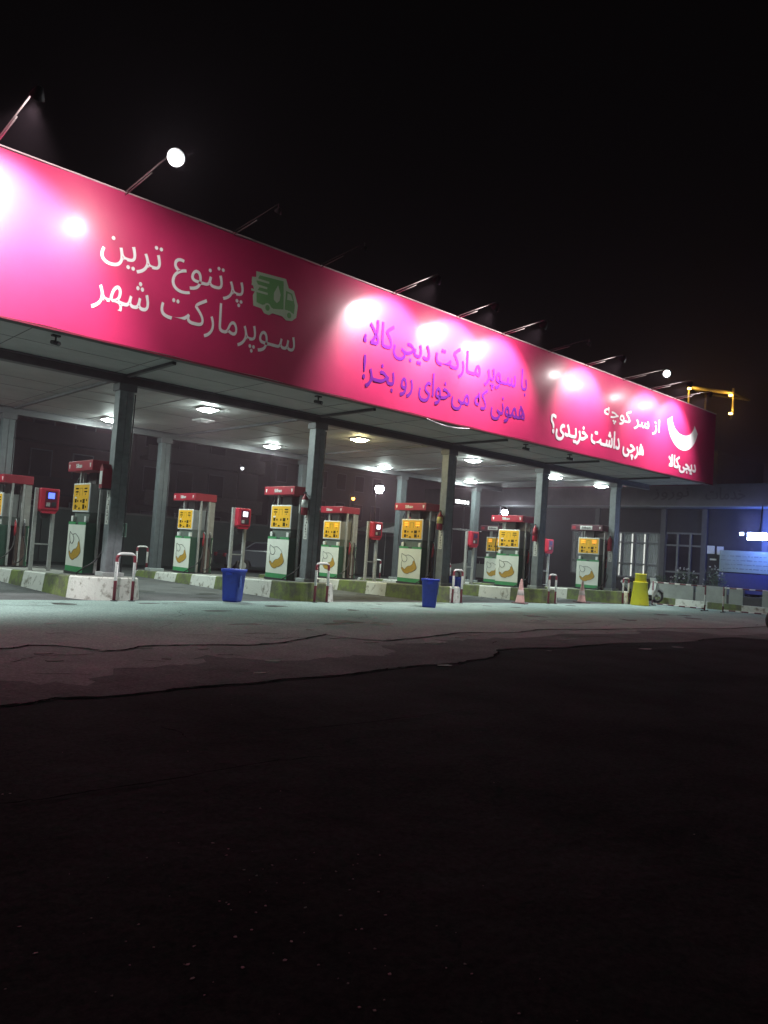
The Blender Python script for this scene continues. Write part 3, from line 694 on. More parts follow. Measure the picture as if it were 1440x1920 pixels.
# ================================================================== HOOP BARRIERS
M_hoop = striped('hoop_paint', [(.42, .80), (.945, 1.2)], (.75, .75, .74), (.24, .03, .05))
def make_hoop():
    t = thing('hoop_barrier', 'x', 'hoop barrier')
    w = .19; r = .10; pth = [(-w, 0, 0), (-w, 0, .87)]
    for a in range(180, 89, -18): pth.append((-w + r + r * math.cos(R(a)), 0, .87 + r * math.sin(R(a))))
    for a in range(90, -1, -18): pth.append((w - r + r * math.cos(R(a)), 0, .87 + r * math.sin(R(a))))
    pth.append((w, 0, 0)); MB().tube(pth, .032, 12).build('bent_pipe', M_hoop, t)
    for x in (-w, w): MB().lathe([(.07, .009), (.07, .02), (.034, .03)], (x, 0, 0), 12).build('foot_plate', M_dark, t)
    return t
h0 = None
for x, y, lab in ((6.80, 15.2, 'red and white hoop barrier in front of the leftmost island nose'), (11.88, 15.2, 'red and white hoop barrier at the second island nose, right of the first blue bin'),
                  (16.88, 15.2, 'red and white hoop barrier right of the second blue bin'), (21.56, 15.2, 'red and white hoop barrier right of the left traffic cone'),
                  (26.42, 15.34, 'red and white hoop barrier just left of the yellow drum'),
                  (11.75, 25.05, 'rear hoop barrier seen left of the second back column'), (22.5, 25.0, 'rear hoop barrier seen left of the third front pump'),
                  (6.8, 25.1, 'rear hoop barrier behind the leftmost island'), (17.0, 25.0, 'rear hoop barrier behind the third island, mostly hidden'), (27.0, 25.0, 'rear hoop barrier behind the rightmost island')):
    c = make_hoop() if h0 is None else copy_tree(h0); h0 = h0 or c
    c.location = (x, y, 0.0); tag(c, lab, 'hoop barrier', 'red and white hoop barriers')

# ================================================================== BLUE BINS
M_blue = mat('bin_blue', (.012, .055, .50), .45, .12, 5, col2=(.008, .035, .33), thr=.36, soft=.1)
def make_bin():
    t = thing('waste_bin', 'x', 'bin')
    b = MB(); prof = [(.185, 0), (.20, .05), (.24, .66), (.262, .665), (.268, .70), (.268, .735), (.25, .735), (.235, .70), (.19, .05), (.0, .045)]
    rings = []
    for r, z in prof:
        ring = []
        for k in range(24):
            a = 2 * math.pi * (k + .5) / 24; c, s = math.cos(a), math.sin(a); p = .32
            ring.append(b.bm.verts.new((r * math.copysign(abs(c) ** p, c), r * math.copysign(abs(s) ** p, s) * .9, z)))
        rings.append(ring)
    for A, B in zip(rings, rings[1:]):
        for k in range(24): b.bm.faces.new((A[k], A[(k + 1) % 24], B[(k + 1) % 24], B[k])).smooth = True
    b.bm.faces.new(rings[0]); b.build('bin_body', M_blue, t)
    for s in (-1, 1): MB().box(s * .268 - .02, s * .268 + .02, -.07, .07, .60, .655, .006).build('handle', M_blue, t)
    MB().box(-.16, -.05, -.222, -.212, .32, .60).build('worn_sticker', mat('sticker_blue', (.05, .12, .45), .6, .5, 20), t)
    return t
b0 = make_bin()
for k, (x, y, rz, lab) in enumerate(((9.42, 15.3, .62, 'open blue plastic bin standing in the lane before the second island'), (14.55, 14.05, .75, 'open blue plastic bin at the third island, nearest to the camera of the blue bins'),
                                (17.75, 16.2, .3, 'dark blue bin behind the third hoop barrier'))):
    c = b0 if k == 0 else copy_tree(b0); c.location = (x, y, .01 if k < 2 else .005); c.rotation_euler = (0, R(1.5 * k), rz)
    tag(c, lab, 'bin', 'blue plastic bins')

# ================================================================== TRAFFIC CONES
M_cone = mat('cone_faded', (.62, .36, .33), .6, .12, 6)
def make_cone():
    t = thing('traffic_cone', 'x', 'traffic cone')
    MB().lathe([(.17, .03), (.145, .06), (.03, .76), (.018, .78), (0, .78)], seg=20).build('cone_body', M_cone, t)
    MB().box(-.22, .22, -.22, .22, 0, .03, .01).build('rubber_base', mat('cone_base', (.16, .10, .10), .8), t)
    MB().lathe([(.112, .27), (.114, .272), (.088, .43), (.086, .432)], seg=20).build('faded_band', mat('cone_band', (.66, .55, .54), .5), t)
    return t
c0 = make_cone()
for k, (x, y, lab) in enumerate(((19.86, 15.2, 'faded pink traffic cone in front of the fourth island, left of the two'), (24.07, 15.7, 'faded pink traffic cone in front of the maroon capped pump, right of the two'))):
    c = c0 if k == 0 else copy_tree(c0); c.location = (x, y, .012); c.rotation_euler = (R(1.2), 0, .4 + k); tag(c, lab, 'traffic cone', 'faded traffic cones')

# ================================================================== YELLOW DRUM
M_yel = mat('drum_yellow', (.72, .66, .02), .5, .1, 5, col2=(.50, .44, .03), thr=.36, soft=.1)
t = thing('plastic_drum', 'bright yellow two tier plastic barrier drum right of the last island', 'barrier drum', (26.6, 14.85, .01))
MB().lathe([(.33, 0), (.335, .03), (.25, .82), (.27, .84), (.27, .86), (.215, .87)], seg=28).build('lower_drum', M_yel, t)
MB().lathe([(.212, .872), (.20, 1.12), (.215, 1.13), (.21, 1.17), (.17, 1.175), (.16, 1.12), (0, 1.11)], seg=28).build('upper_drum', M_yel, t)

# ================================================================== SCOOTER (front wheel toward -Y/+X)
t = thing('scooter', 'white motor scooter parked behind the yellow drum', 'scooter', (28.85, 15.95, .01), math.atan2(15.62 - 16.25, 29.52 - 28.2))
M_sc = mat('scooter_white', (.58, .60, .58), .3, .05, 5, coat=.6); M_scd = mat('scooter_dark', (.03, .03, .03), .5)
SX = lambda a, c, h: (a, h, c)
for x, nm in ((.64, 'front_wheel'), (-.60, 'rear_wheel')):
    w = MB().torus((x, 0, .29), .235, .055, 'Y').build(nm, M_scd, t)
    b = MB().torus((x, 0, .29), .175, .014, 'Y'); b.lathe([(.045, -.03), (.045, .03)], (x, 0, .29), 12, 'Y')
    for k in range(6):
        a = k * math.pi / 3; b.tube([(x + .04 * math.cos(a), 0, .29 + .04 * math.sin(a)), (x + .17 * math.cos(a + .15), 0, .29 + .17 * math.sin(a + .15))], .011, 6)
    b.build('rim', M_galv, w)
MB().prism([(.36, .56), (.46, .60), (.60, .62), (.74, .58), (.90, .44), (.92, .40), (.84, .44), (.72, .53), (.60, .565), (.48, .55)], SX, -.07, .07).build('front_fender', M_sc, t)
MB().tube([(.64, .07, .29), (.56, .07, .62), (.44, .0, .95)], .022, 8).build('fork', M_scd, t)
MB().prism([(.30, .26), (.40, .30), (.58, .62), (.46, .98), (.38, 1.02), (.44, .80), (.40, .58), (.26, .34)], SX, -.19, .19).build('leg_shield', M_sc, t)
MB().prism([(-.25, .20), (.32, .22), (.32, .32), (-.25, .32)], SX, -.16, .16).build('floorboard', M_scd, t)
MB().prism([(-.28, .32), (-.20, .66), (-.55, .78), (-.98, .86), (-1.0, .76), (-.72, .55), (-.45, .40)], SX, -.14, .14).build('rear_cowl', M_sc, t)
MB().prism([(-.12, .68), (-.22, .76), (-.55, .82), (-.85, .88), (-.86, .84), (-.5, .765), (-.18, .665)], SX, -.13, .13).build('saddle', M_scd, t)
MB().tube([(.36, -.32, 1.08), (.40, 0, 1.02), (.36, .32, 1.08)], .018, 8).build('handlebar', M_scd, t)
MB().lathe([(.0, -.06), (.075, -.03), (.08, .05), (.0, .06)], (.46, 0, .98), 14, 'X').build('headlight', mat('headlight_glass', (.7, .72, .75), .15), t)
MB().box(-.75, -.35, -.12, .10, .22, .42, .03).build('engine', M_scd, t)

# ================================================================== RAILINGS ON THE RIGHT
M_rail = striped('rail_paint', None, (.72, .72, .70), (.13, .02, .03), 'X', .42, .46)
M_railp = striped('rail_post_paint', [(.22, .58)], (.72, .72, .70), (.13, .02, .03))
def railing(x0, y0, x1, y1, lab):
    L_ = math.hypot(x1 - x0, y1 - y0)
    t = thing('crowd_railing', lab, 'railing', (x0, y0, .008), math.atan2(y1 - y0, x1 - x0), 'red and white pipe railings')
    for z in (.08, .88): MB().tube([(0, 0, z), (L_, 0, z)], .025).build('rail', M_rail, t)
    for x in (0, L_): 
        MB().tube([(x, 0, 0), (x, 0, .92)], .03).build('rail_post', M_railp, t)
        MB().box(x - .04, x + .04, -.25, .25, 0, .03, .005).build('foot', M_dark, t)
railing(27.35, 14.75, 27.45, 12.78, 'red and white pipe railing right of the scooter, left of the two')
railing(27.75, 12.25, 28.3, 9.6, 'red and white pipe railing at the right edge of the photo')

# ================================================================== STATION OFFICE (facade faces -X)
XO = 36.0
of = thing('station_office', 'low office building with glazed front and a wide pale sign band', 'building', (XO, 20, 0))
g = lambda x0, x1, y0, y1, z0, z1, b=None, bev=0: (b or MB()).box(x0 - XO, x1 - XO, y0 - 20, y1 - 20, z0, z1, bev)
M_ow = mat('office_wall', (.028, .028, .032), .8, .2, 2, bump=.2)
b = MB()
for y0, y1, z0, z1 in ((6, 14.0, 0, 4.4), (14.0, 17.0, 0, 4.4), (16.9, 18.9, 3.2, 4.4), (16.9, 18.9, 0, .5), (18.9, 19.2, 0, 4.4), (19.2, 22.6, 3.15, 4.4), (19.2, 22.6, 0, .9), (22.6, 23.0, 0, 4.4), (23.0, 24.2, 3.15, 4.4), (23.0, 24.2, 0, .9), (24.2, 34, 0, 4.4)):
    g(XO, XO + .3, y0, y1, z0, z1, b)
g(XO + .3, XO + 9, 33.7, 34, 0, 4.4, b); g(XO + .3, XO + 9, 6, 6.3, 0, 4.4, b); g(XO + 9, XO + 9.3, 6, 34, 0, 4.4, b); g(XO + .3, XO + 9, 6.3, 33.7, -.01, .1, b)
b.build('wall', M_ow, of)
g(XO - 1.1, XO + 9.4, 5.5, 34.5, 4.41, 4.62).build('roof_slab', mat('slab_grey', (.30, .31, .33), .8, .15, 2), of)
bd = g(XO - 1.2, XO - 1.1, 5.4, 34.6, 4.45, 5.45).build('sign_band', mat('sign_band_stone', (.12, .11, .12), .75, .2, 1.5), of)
for (s, y0, y1) in (('خدمات', 14.6, 16.4), ('نوروز', 17.2, 19.0)):
    o = lettering_x('lettering', s, y0 - 20, y1 - 20, 4.72, 5.28, -1.205, mat('faded_ink', (.06, .055, .06), .7), bd, .008)
lp = mat('lit_room', (.85, .84, .78), .6, .0, emit=1.5, ecol=(.95, .97, .88))
# lit room behind the panes
g(XO + 3.0, XO + 3.05, 19.0, 24.4, .2, 3.6).build('room_wall', lp, of)
M_fr = mat('window_frame', (.16, .16, .17), .5)
def window(y0, y1, z0, z1, ny, nz, glass):
    f = MB()
    for k in range(ny + 1):
        y = y0 + (y1 - y0) * k / ny; g(XO - .04, XO + .06, y - .05, y + .05, z0, z1, f)
    o = f
    for k in range(nz + 1):
        z = z0 + (z1 - z0) * (0, .30, .78, 1)[k] if nz == 3 else z0 + (z1 - z0) * k / nz
        g(XO - .035, XO + .055, y0 + .051, y1 - .051, z - .04, z + .04, f)
    w = f.build('window', M_fr, of)
    g(XO + .07, XO + .08, y0, y1, z0, z1).build('pane', glass, w); return w
M_gl = bpy.data.materials.new('window_glass'); M_gl.use_nodes = True
_n = M_gl.node_tree.nodes; _b = _n['Principled BSDF']; _b.inputs['Base Color'].default_value = (.8, .85, .9, 1); _b.inputs['Roughness'].default_value = .05; _b.inputs['Alpha'].default_value = .25
M_gd = mat('dark_glass', (.02, .02, .03), .1)
w1 = window(23.0, 24.2, .9, 3.15, 2, 3, M_gl); w2 = window(19.2, 22.6, .9, 3.15, 5, 3, M_gl); w3 = window(16.95, 18.88, .5, 3.2, 3, 3, M_gd)
# pleated curtains in the lit window
M_cur = mat('curtain_cloth', (.22, .22, .21), .9, .2, 9)
for y0, y1 in ((19.25, 20.1), (20.22, 20.78), (20.92, 21.35), (21.58, 21.92), (22.15, 22.6), (23.05, 23.3)):
    b = MB(); prev = None; n = int((y1 - y0) / .03)
    for k in range(n + 1):
        y = y0 + (y1 - y0) * k / n; x = .35 + .035 * math.sin(k * 1.3)
        v = (b.bm.verts.new((x, y - 20, .7)), b.bm.verts.new((x, y - 20, 3.3)), b.bm.verts.new((x + .01, y - 20, .7)), b.bm.verts.new((x + .01, y - 20, 3.3)))
        if prev: b.bm.faces.new((prev[0], v[0], v[1], prev[1])); b.bm.faces.new((prev[2], v[2], v[3], prev[3]))
        prev = v
    b.build('curtain', M_cur, w2 if y0 < 22.8 else w1)
for y in (14.1, 16.9, 18.98, 22.72): g(XO - .12, XO - .002, y - .13, y + .13, 0, 4.4).build('pilaster', mat('pilaster_grey', (.09, .09, .10), .7), of)
# posters, notice board, dark blue panel
def flat(name, y0, y1, z0, z1, m, lab, cat, X=XO - .03):
    o = MB().box(-.02, .02, -(y1 - y0) / 2, (y1 - y0) / 2, 0, z1 - z0).build(name, m, None, (X, (y0 + y1) / 2, z0)); return tag(o, lab, cat)
flat('poster', 16.4, 16.75, 2.28, 2.66, M_white, 'small white notice on the office wall, left of the two beside the door', 'notice')
flat('poster', 15.98, 16.28, 2.26, 2.64, M_white, 'small white notice on the office wall, right of the two, above the pale board', 'notice')
flat('poster', 16.3, 16.6, 1.98, 2.06, M_white, 'narrow white strip notice under the two small notices', 'notice')
nb = thing('notice_board', 'large pale green board with faint grey writing under the blue floodlight', 'notice board', (XO - .3, 14.6, 0))
MB().box(-.03, .03, -1.45, 1.42, 1.48, 2.47, .01).build('board', mat('board_pale', (.30, .36, .28), .7, .15, 2), nb)
b = MB(); rn = random.Random(11)
for r_ in range(4):
    y = -1.2
    while y < 1.2:
        l_ = rn.uniform(.06, .25); b.box(-.034, -.0305, y, y + l_, 2.2 - r_ * .19, 2.2 - r_ * .19 + rn.uniform(.02, .05)); y += l_ + .06
b.build('writing', mat('board_writing', (.16, .2, .17), .8), nb)
MB().box(-.02, .02, -1.5, 1.42, .55, 1.44).build('blue_panel', mat('navy_panel', (.02, .03, .16), .5), nb)
for y in (-1.3, 1.2): MB().box(.035, .075, y - .03, y + .03, 0, 2.3).build('stand_post', M_dark, nb)

# blue-white floodlight under the band
t = thing('wall_floodlight', 'dazzling blue white floodlight on the office front at the right edge', 'floodlight', (34.2, 13.72, 3.05))
MB().box(-.08, .3, -.42, .46, -.16, .20, .02).build('housing', M_dark, t)
MB().box(-.10, -.081, -.38, .42, -.13, .17).build('lens', mat('blue_white_lens', (1, 1, 1), .3, 0, emit=150, ecol=(.42, .58, 1)), t)
MB().box(-.10, -.06, .60, .76, .06, .18, .005).build('side_lamp', mat('blue_side_lens', (1, 1, 1), .3, 0, emit=14, ecol=(.6, .75, 1)), t)
MB().tube([(.1, 0, .2), (.3, 0, 1.38)], .03).build('hanger', M_dark, t)
l = bpy.data.lights.new('blue_glow', 'AREA'); l.shape = 'RECTANGLE'; l.size = .8; l.size_y = .3; l.energy = 150; l.color = (.10, .20, 1)
o = bpy.data.objects.new('blue_glow', l); COL.objects.link(o); o.parent = t; o.location = (.32, 0, .0); o.rotation_euler = (0, R(-90), 0)

# planter wall, pavement, kerb, shrubs
sheet('pavement', [(29.6, -4), (36, -4), (36, 24), (32.5, 24), (31.0, 16.5), (29.6, 13.6)], .12, mat('pavement_slab', (.14, .15, .12), .9, .2, 2))
kb = thing('street_kerb', 'green and white painted kerb in front of the planter wall', 'kerb', (29.5, 14, 0))
pts = [(29.9, 16.0), (29.45, 14.9), (29.42, 13.6), (29.42, 12.3), (29.42, 11.0), (29.42, 9.7), (29.42, 8.0)]
for k, ((a, c), (d, e)) in enumerate(zip(pts, pts[1:])):
    L_ = math.hypot(d - a, e - c); ux, uy = (d - a) / L_, (e - c) / L_; nx_, ny_ = -uy, ux
    q = [(a, c), (d, e), (d + nx_ * .2, e + ny_ * .2), (a + nx_ * .2, c + ny_ * .2)]
    MB().prism([(x - 29.5, y - 14) for x, y in q], lambda x, y, h: (x, y, h), 0, .26).build('kerb_block', M_kw if k in (1, 3, 5) else M_kg, kb)
M_wash = mat('whitewash', (.30, .32, .30), .85, .18, 2, bump=.3)
pw = thing('planter_wall', 'low whitewashed planter wall of blocks behind the railings', 'wall', (33, 14, 0))
for k, (y0, y1) in enumerate(((15.85, 17.6), (14.4, 15.75), (13.72, 14.3), (11.2, 12.95))):
    MB().box(-.1, .1, y0 - 14, y1 - 14, .1, .82, .01).build('wall_block', M_wash, pw)
MB().box(-.08, .08, 11.1 - 14, 17.6 - 14, .09, .5).build('footing', M_dark, pw)
M_leaf = mat('shrub_leaf', (.05, .09, .04), .6, .4, 5); M_blo = mat('blossom', (.62, .58, .60), .7, .15, 10); M_stem = mat('shrub_stem', (.06, .05, .03), .9)
def shrub(x, y, z, w, h, lab, nb_):
    rr = random.Random(int(x * 10 + y * 100)); t = thing('flowering_shrub', lab, 'shrub', (x, y, z), 0, 'flowering shrubs behind the planter wall')
    b = MB()
    for k in range(9):
        a = rr.uniform(0, 6.28); b.tube([(0, 0, 0), (w * .2 * math.cos(a), w * .2 * math.sin(a), h * .4), (w * .42 * math.cos(a), w * .42 * math.sin(a), h * rr.uniform(.7, 1))], [.014, .01, .004], 5)
    b.build('stem', M_stem, t)
    b = MB(); bl_ = MB()
    def leaf(bb_, c, s):
        d1 = Vector((rr.uniform(-1, 1), rr.uniform(-1, 1), rr.uniform(-1, 1))).normalized(); d2 = d1.orthogonal().normalized()
        vs = [bb_.bm.verts.new(c + d1 * s * 1.6), bb_.bm.verts.new(c + d2 * s * .6), bb_.bm.verts.new(c - d1 * s * 1.2), bb_.bm.verts.new(c - d2 * s * .6)]; bb_.bm.faces.new(vs)
    for k in range(520):
        u = Vector((rr.gauss(0, 1), rr.gauss(0, 1), rr.gauss(0, 1))).normalized() * rr.random() ** .4
        leaf(b, Vector((u.x * w / 2, u.y * w / 2, h * .58 + u.z * h * .42)), rr.uniform(.02, .045))
    for k in range(nb_):
        u = Vector((rr.gauss(0, 1), rr.gauss(0, 1), rr.gauss(.4, 1))).normalized()
        c = Vector((u.x * w * .52 - .05, u.y * w * .52, h * .6 + u.z * h * .45))
        for j in range(10): leaf(bl_, c + Vector((rr.gauss(0, .022), rr.gauss(0, .022), rr.gauss(0, .022))), .022)
    b.build('foliage', M_leaf, t); bl_.build('blossoms', M_blo, t)
shrub(33.4, 16.5, .1, 1.2, 1.35, 'flowering shrub with white blossoms left of the pale board', 26)
shrub(33.5, 15.2, .1, 1.0, 1.55, 'taller sparse flowering shrub in front of the pale board', 16)
shrub(33.5, 17.7, .1, .9, 1.1, 'darker shrub at the left end of the planter wall', 4)

# ================================================================== ROOFTOP FRAME WITH YELLOW LAMPS
t = thing('apartment_tower', 'dark tower block with a yellow lit rooftop frame beyond the canopy end', 'building', (64, 29, 0))
MB().box(-3, 6, -1.1, 8, 0, 11.2).build('wall', mat('tower_wall', (.05, .045, .05), .9, .2, 1), t)
M_py = mat('frame_yellow_paint', (.42, .30, .10), .6, .2, 3)
b = MB(); H0, H1, H2 = 11.2, 14.2, 16.4
def bar(p, q, r=.09): 
    b.tube([p, q], r, 4)
xa = -4
for y in (1.1, -2.55): 
    bar((xa, y, H1 - .1 if y < 0 else H0), (xa, y, H2 if y > 0 else H2 - .5)); 
bar((xa, 1.1, H2), (xa, -2.55, H2 - .9), .14); bar((xa, 1.1, H1 + .35), (xa, -1.1, H1 - .3), .16); bar((xa, -1.1, H0 - 4), (xa, -1.1, H1 - .3), .12)
bar((xa + 3, 1.1, H0), (xa + 3, 1.1, H2)); bar((xa, 1.1, H2), (xa + 3, 1.1, H2)); bar((xa, -2.55, H2 - .9), (xa + 3, -2.55, H2 - .9)); bar((xa + 3, 1.1, H2), (xa + 3, -2.55, H2 - .9)); bar((xa, -2.55, H1 - .1), (xa + 3, -1.1, H1 - .1))
b.build('rooftop_frame', M_py, t)
M_yl = mat('yellow_lamp', (1, .8, .3), .4, 0, emit=9, ecol=(1, .62, .14))
for y, z in ((.95, H2 - .2), (-2.45, H2 - 1.1), (.95, H1 + .15), (-1.0, H1 - .5), (-2.5, H1 - .35)):
    MB().box(xa - .28, xa - .12, y - .13, y + .13, z - .06, z + .08).build('yellow_lamp', M_yl, t)
    l = bpy.data.lights.new('lamp_glow', 'POINT'); l.energy = 55; l.color = (1, .68, .2); l.shadow_soft_size = .1
    o = bpy.data.objects.new('lamp_glow', l); COL.objects.link(o); o.parent = t; o.location = (xa - .45, y, z)

# ================================================================== BACKGROUND BEHIND THE FORECOURT
M_bw = mat('boundary_wall_paint', (.03, .048, .045), .85, .25, 1.2, bump=.2)
t = thing('boundary_wall', 'long dark greenish wall along the back of the station', 'wall', (14, 33, 0))
MB().box(-24, 21, -.12, .12, 0, 2.2).build('wall_panel', M_bw, t)
MB().box(-24, 21, -.18, .18, 2.2, 2.28).build('coping', M_seam, t)
b = MB()
for k in range(16): b.box(-23.9 + k * 2.98, -23.6 + k * 2.98, -.19, -.121, 0, 2.19)
b.build('piers', M_bw, t)
s = thing('safety_sign', 'small green framed safety sign on the back wall near the first column', 'sign', (14.3, 32.8, 1.2))
MB().box(-.28, .28, -.015, .015, 0, .62, .004).build('sign_plate', mat('sign_green', (.03, .16, .10), .5), s)
b = MB(); b.box(-.27, .27, -.022, -.0155, 0.005, .03).box(-.27, .27, -.022, -.0155, .59, .615).box(-.27, -.245, -.022, -.0155, .03, .59).box(.245, .27, -.022, -.0155, .03, .59)
b.box(.06, .12, -.021, -.0155, .2, .46).box(-.02, .06, -.021, -.0155, .38, .42); b.build('sign_markings', mat('sign_pale', (.35, .45, .42), .6), s)
def block(x0, x1, y0, y1, h, floors, lab, m, mb, wins, name='apartment_block', base=1.2):
    t = thing(name, lab, 'building', ((x0 + x1) / 2, y0, 0)); W_ = (x1 - x0) / 2
    MB().box(-W_, W_, 0, y1 - y0, 0, h).build('wall', m, t)
    MB().box(-W_ - .2, W_ + .2, -.2, y1 - y0 + .2, h, h + .35).build('roof', M_seam, t)
    for f in range(floors):
        z = base + f * 2.9
        if mb: MB().box(-W_ + .3, W_ - .3, -1.2, -.002, z + 2.1, z + 2.35).box(-W_ + .3, W_ - .3, -1.2, -1.12, z + 2.351, z + 3.05).build('balcony', mb, t)
        n = int(W_ * 2 / 2.4)
        for k in range(n):
            x = -W_ + 1.2 + k * 2.4
            lit = (f, k) in wins
            w = MB().box(x - .62, x + .62, -.06, -.002, z + .1, z + 1.75).build('window', M_fr, t)
            MB().box(x - .55, x + .55, -.075, -.061, z + .17, z + 1.68).build('pane', mat('lit_pane', (.8, .7, .4), .4, 0, emit=.5, ecol=(1, .85, .5)) if lit else M_gd, w)
    return t
block(21.5, 31, 48, 58, 13, 4, 'dim grey apartment block with balconies seen between the first two columns', mat('block_grey', (.10, .10, .10), .9, .2, .6), mat('balcony_grey', (.16, .16, .155), .9), {})
block(9, 19.8, 46, 56, 12, 4, 'dim reddish brick block behind the first front column', mat('block_red', (.09, .035, .03), .9, .25, 3), mat('balcony_brown', (.06, .045, .045), .9), {})
block(40, 56, 60, 70, 9, 3, 'low dark block far behind the third and fourth columns', mat('block_dark', (.07, .07, .075), .9, .2, .6), None, {})
block(-6, 6, 52, 60, 11, 3, 'dark block behind the left edge of the forecourt', mat('block_dark', (.07, .07, .075), .9), None, {})

# pale tent roof and striped awning behind the third island
t = thing('tent_canopy', 'pale pitched tent roof in the dark behind the third card terminal', 'tent', (28.2, 31, 0))
MB().prism([(-1.5, 2.35), (1.1, 2.35), (1.1, 2.95), (.6, 2.92)], lambda a, c, h: (a, h, c), -1, 1).build('fabric_roof', mat('tent_fabric', (.55, .56, .55), .7), t)
for x in (-1.4, 1.0):
    for y in (-.9, .9): MB().tube([(x, y, 0), (x, y, 2.36)], .025, 6).build('leg', M_galv, t)
t = thing('striped_awning', 'striped pale awning with a row of small lamps behind the third column', 'awning', (33.5, 29.9, 0))
b = MB()
for k in range(9): b.box(-1.1 + k * .25, -.98 + k * .25, -.4, .4, 2.85 + .04 * (k % 2), 2.89 + .04 * (k % 2))
b.build('slats', M_white, t)
for x in (-1.04, .96): MB().tube([(x, 0, 0), (x, 0, 2.86)], .04, 6).build('post', M_dark, t)
tl = thing('lamp_row', 'row of small tube lamps glowing far behind, right of the third column', 'lamp', (33.6, 30.3, 4.5))
for k, s_ in enumerate((-.50, -.37, -.24, .0, .24, .50, 1.06)): MB().box(s_ - .05, s_ + .05, -.03, .03, -.08, .11).build('tube_lamp', mat('tube_white', (1, 1, 1), .4, 0, emit=5, ecol=(.9, 1, .95)), tl)
MB().box(-.62, 1.18, .031, .06, -.13, .16).tube([(.3, .1, -4.49), (.3, .1, -.12)], .04).build('support', M_dark, tl)

def street_lamp(x, y, z, r, m, lab, e, col):
    t = thing('street_lamp', lab, 'street lamp', (x, y, 0), 0, 'street lamps far behind')
    MB().tube([(0, .35, 0), (0, .35, z + .4), (0, .05, z + r + .1)], [.07, .05, .04]).build('pole', M_dark, t)
    hd = MB().lathe([(r * .3, r + .12), (r * .7, r + .05), (r * .8, r * .62)], (0, 0, z), 16).build('lamp_hood', M_dark, t)
    MB().lathe([(0, -r), (r * .6, -r * .8), (r, 0), (r * .8, r * .6), (0, r * .95)], (0, 0, z), 16).build('bulb', m, hd)
    if e:
        l = bpy.data.lights.new('lamp_glow', 'POINT'); l.energy = e; l.color = col; l.shadow_soft_size = .3; o = bpy.data.objects.new('lamp_glow', l); COL.objects.link(o); o.parent = t; o.location = (0, -.6, z - .6)
street_lamp(40.2, 45, 6.15, .36, mat('street_white', (1, 1, 1), .4, 0, emit=90, ecol=(.86, .95, 1)), 'bright white street lamp glaring between the second and third front columns', 120, (.86, .95, 1))
street_lamp(37.6, 45, 5.15, .13, mat('street_orange', (1, .5, .1), .4, 0, emit=12, ecol=(1, .38, .06)), 'small orange street lamp left of the bright white one', 60, (1, .4, .1))
street_lamp(34.2, 27.6, 3.98, .19, mat('street_white', (1, 1, 1)), 'bright white street lamp above the cap of the fourth front pump', 40, (.86, .95, 1))
street_lamp(27.4, 44.5, 6.2, .12, mat('bulb_dim', (1, 1, 1), .4, 0, emit=3, ecol=(.9, .95, 1)), 'tiny dim white lamp in front of the grey apartment block', 0, None)

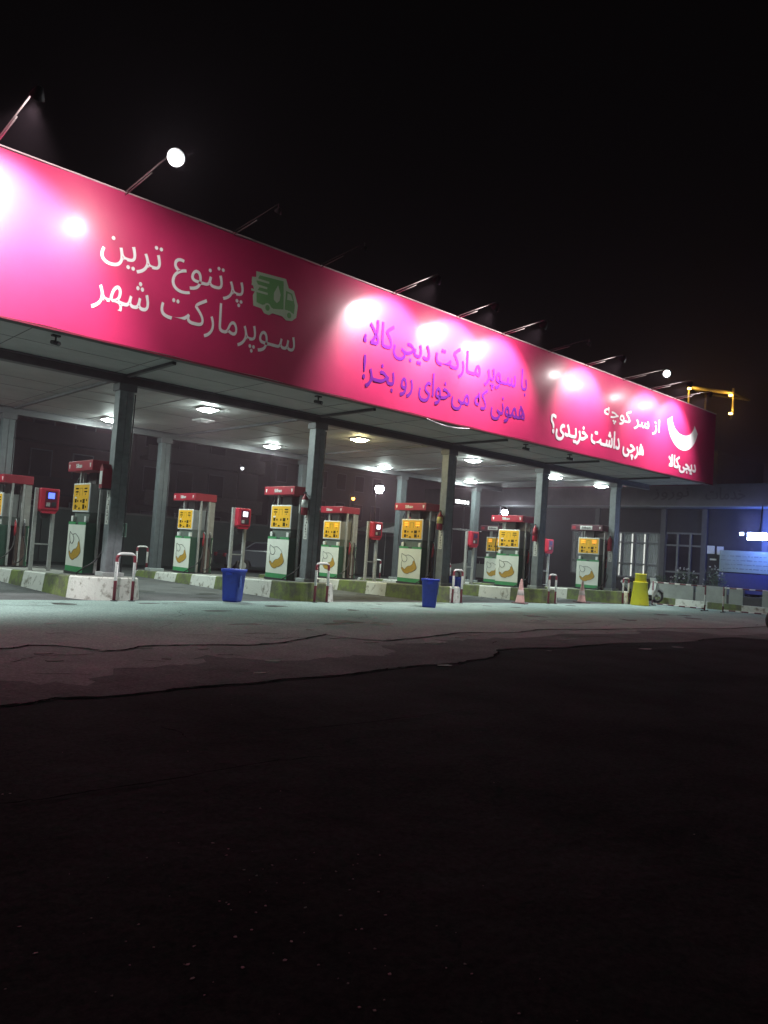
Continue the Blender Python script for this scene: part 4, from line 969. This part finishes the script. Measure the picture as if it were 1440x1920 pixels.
# parked cars in the dark
def car(x, y, rz, lab, colr):
    t = thing('parked_car', lab, 'car', (x, y, 0), rz, 'cars parked behind the islands'); m = mat('car_paint_' + lab.split()[0], colr, .3, .05, 3, coat=.6)
    prof = [(-2.1, .35), (-2.15, .75), (-1.95, .92), (-1.45, .98), (-.85, 1.38), (.45, 1.40), (1.05, .98), (1.9, .86), (2.12, .68), (2.15, .35), (1.75, .30), (1.65, .52), (1.35, .62), (1.05, .52), (.95, .28), (-.95, .28), (-1.05, .52), (-1.35, .62), (-1.65, .52), (-1.75, .30)]
    b = MB(); rows = []
    for y_, s in ((-.84, .9), (-.80, 1), (.80, 1), (.84, .9)):
        rows.append([b.bm.verts.new((px_, y_ * (1 if pz < 1 else .82), .3 + (pz - .3) * (1 if s == 1 else .985))) for px_, pz in prof])
    for A, B in zip(rows, rows[1:]):
        for k in range(len(prof)): b.bm.faces.new((A[k], A[(k + 1) % len(prof)], B[(k + 1) % len(prof)], B[k]))
    b.bm.faces.new(rows[0]); b.bm.faces.new(rows[-1]); b.build('body', m, t)
    for s in (-1, 1):
        MB().prism([(-1.32, 1.02), (-.82, 1.33), (-.25, 1.345), (-.25, 1.02)], lambda a, c, h: (a, h, c), s * .70, s * .835 - s * (.0)).build('window', M_gd, t)
        MB().prism([(-.18, 1.02), (-.18, 1.345), (.40, 1.345), (.90, 1.02)], lambda a, c, h: (a, h, c), s * .70, s * .835).build('window', M_gd, t)
        for wx in (-1.35, 1.35):
            w = MB().torus((wx, s * .74, .31), .24, .085, 'Y', 24).build('wheel', M_blackrub, t); MB().lathe([(.16, -.02), (.16, .02)], (wx, s * .80, .31), 14, 'Y').build('rim', M_galv, w)
        MB().box(2.10, 2.17, s * .62 - .16, s * .62 + .16, .62, .76, .02).build('headlight', mat('headlight_glass', (.7, .72, .75), .15), t)
        MB().box(-2.18, -2.10, s * .62 - .16, s * .62 + .16, .66, .82, .02).build('tail_light', M_rg, t)
    MB().prism([(.52, 1.37), (1.05, 1.0), (1.08, 1.0), (.56, 1.39)], lambda a, c, h: (a, h, c), -.64, .64).build('windscreen', M_gd, t)
car(19.8, 29.6, R(-12), 'dark parked saloon car behind the second card terminal', (.05, .055, .07))
car(33.0, 27.8, R(95), 'pale parked car deep behind the fourth island', (.30, .32, .30))

# tyre at the right edge of the photo
t = thing('loose_tyre', 'black tyre lying on its edge at the right border of the photo', 'tyre', (20.25, 7.55, .32))
MB().torus((0, 0, 0), .25, .075, 'X').build('tread', M_blackrub, t); MB().lathe([(.17, -.03), (.17, .03)], (0, 0, 0), 16, 'X').build('rim', M_dark, t)

# ================================================================== HAZE
hz = MB().box(-158, 158, -158, 158, -1.3, 22).build('haze', [])
hz['kind'] = 'stuff'; hz['label'] = 'thin night haze glowing around the lamps and the banner'; hz['category'] = 'haze'
hm = bpy.data.materials.new('haze_air'); hm.use_nodes = True; nt = hm.node_tree
for n in list(nt.nodes):
    if n.type != 'OUTPUT_MATERIAL': nt.nodes.remove(n)
pv = nt.nodes.new('ShaderNodeVolumePrincipled'); pv.inputs['Density'].default_value = .0026; pv.inputs['Color'].default_value = (.95, .66, .80, 1); pv.inputs['Anisotropy'].default_value = .65
nt.links.new(pv.outputs[0], [n for n in nt.nodes if n.type == 'OUTPUT_MATERIAL'][0].inputs['Volume'])
hz.data.materials.append(hm)
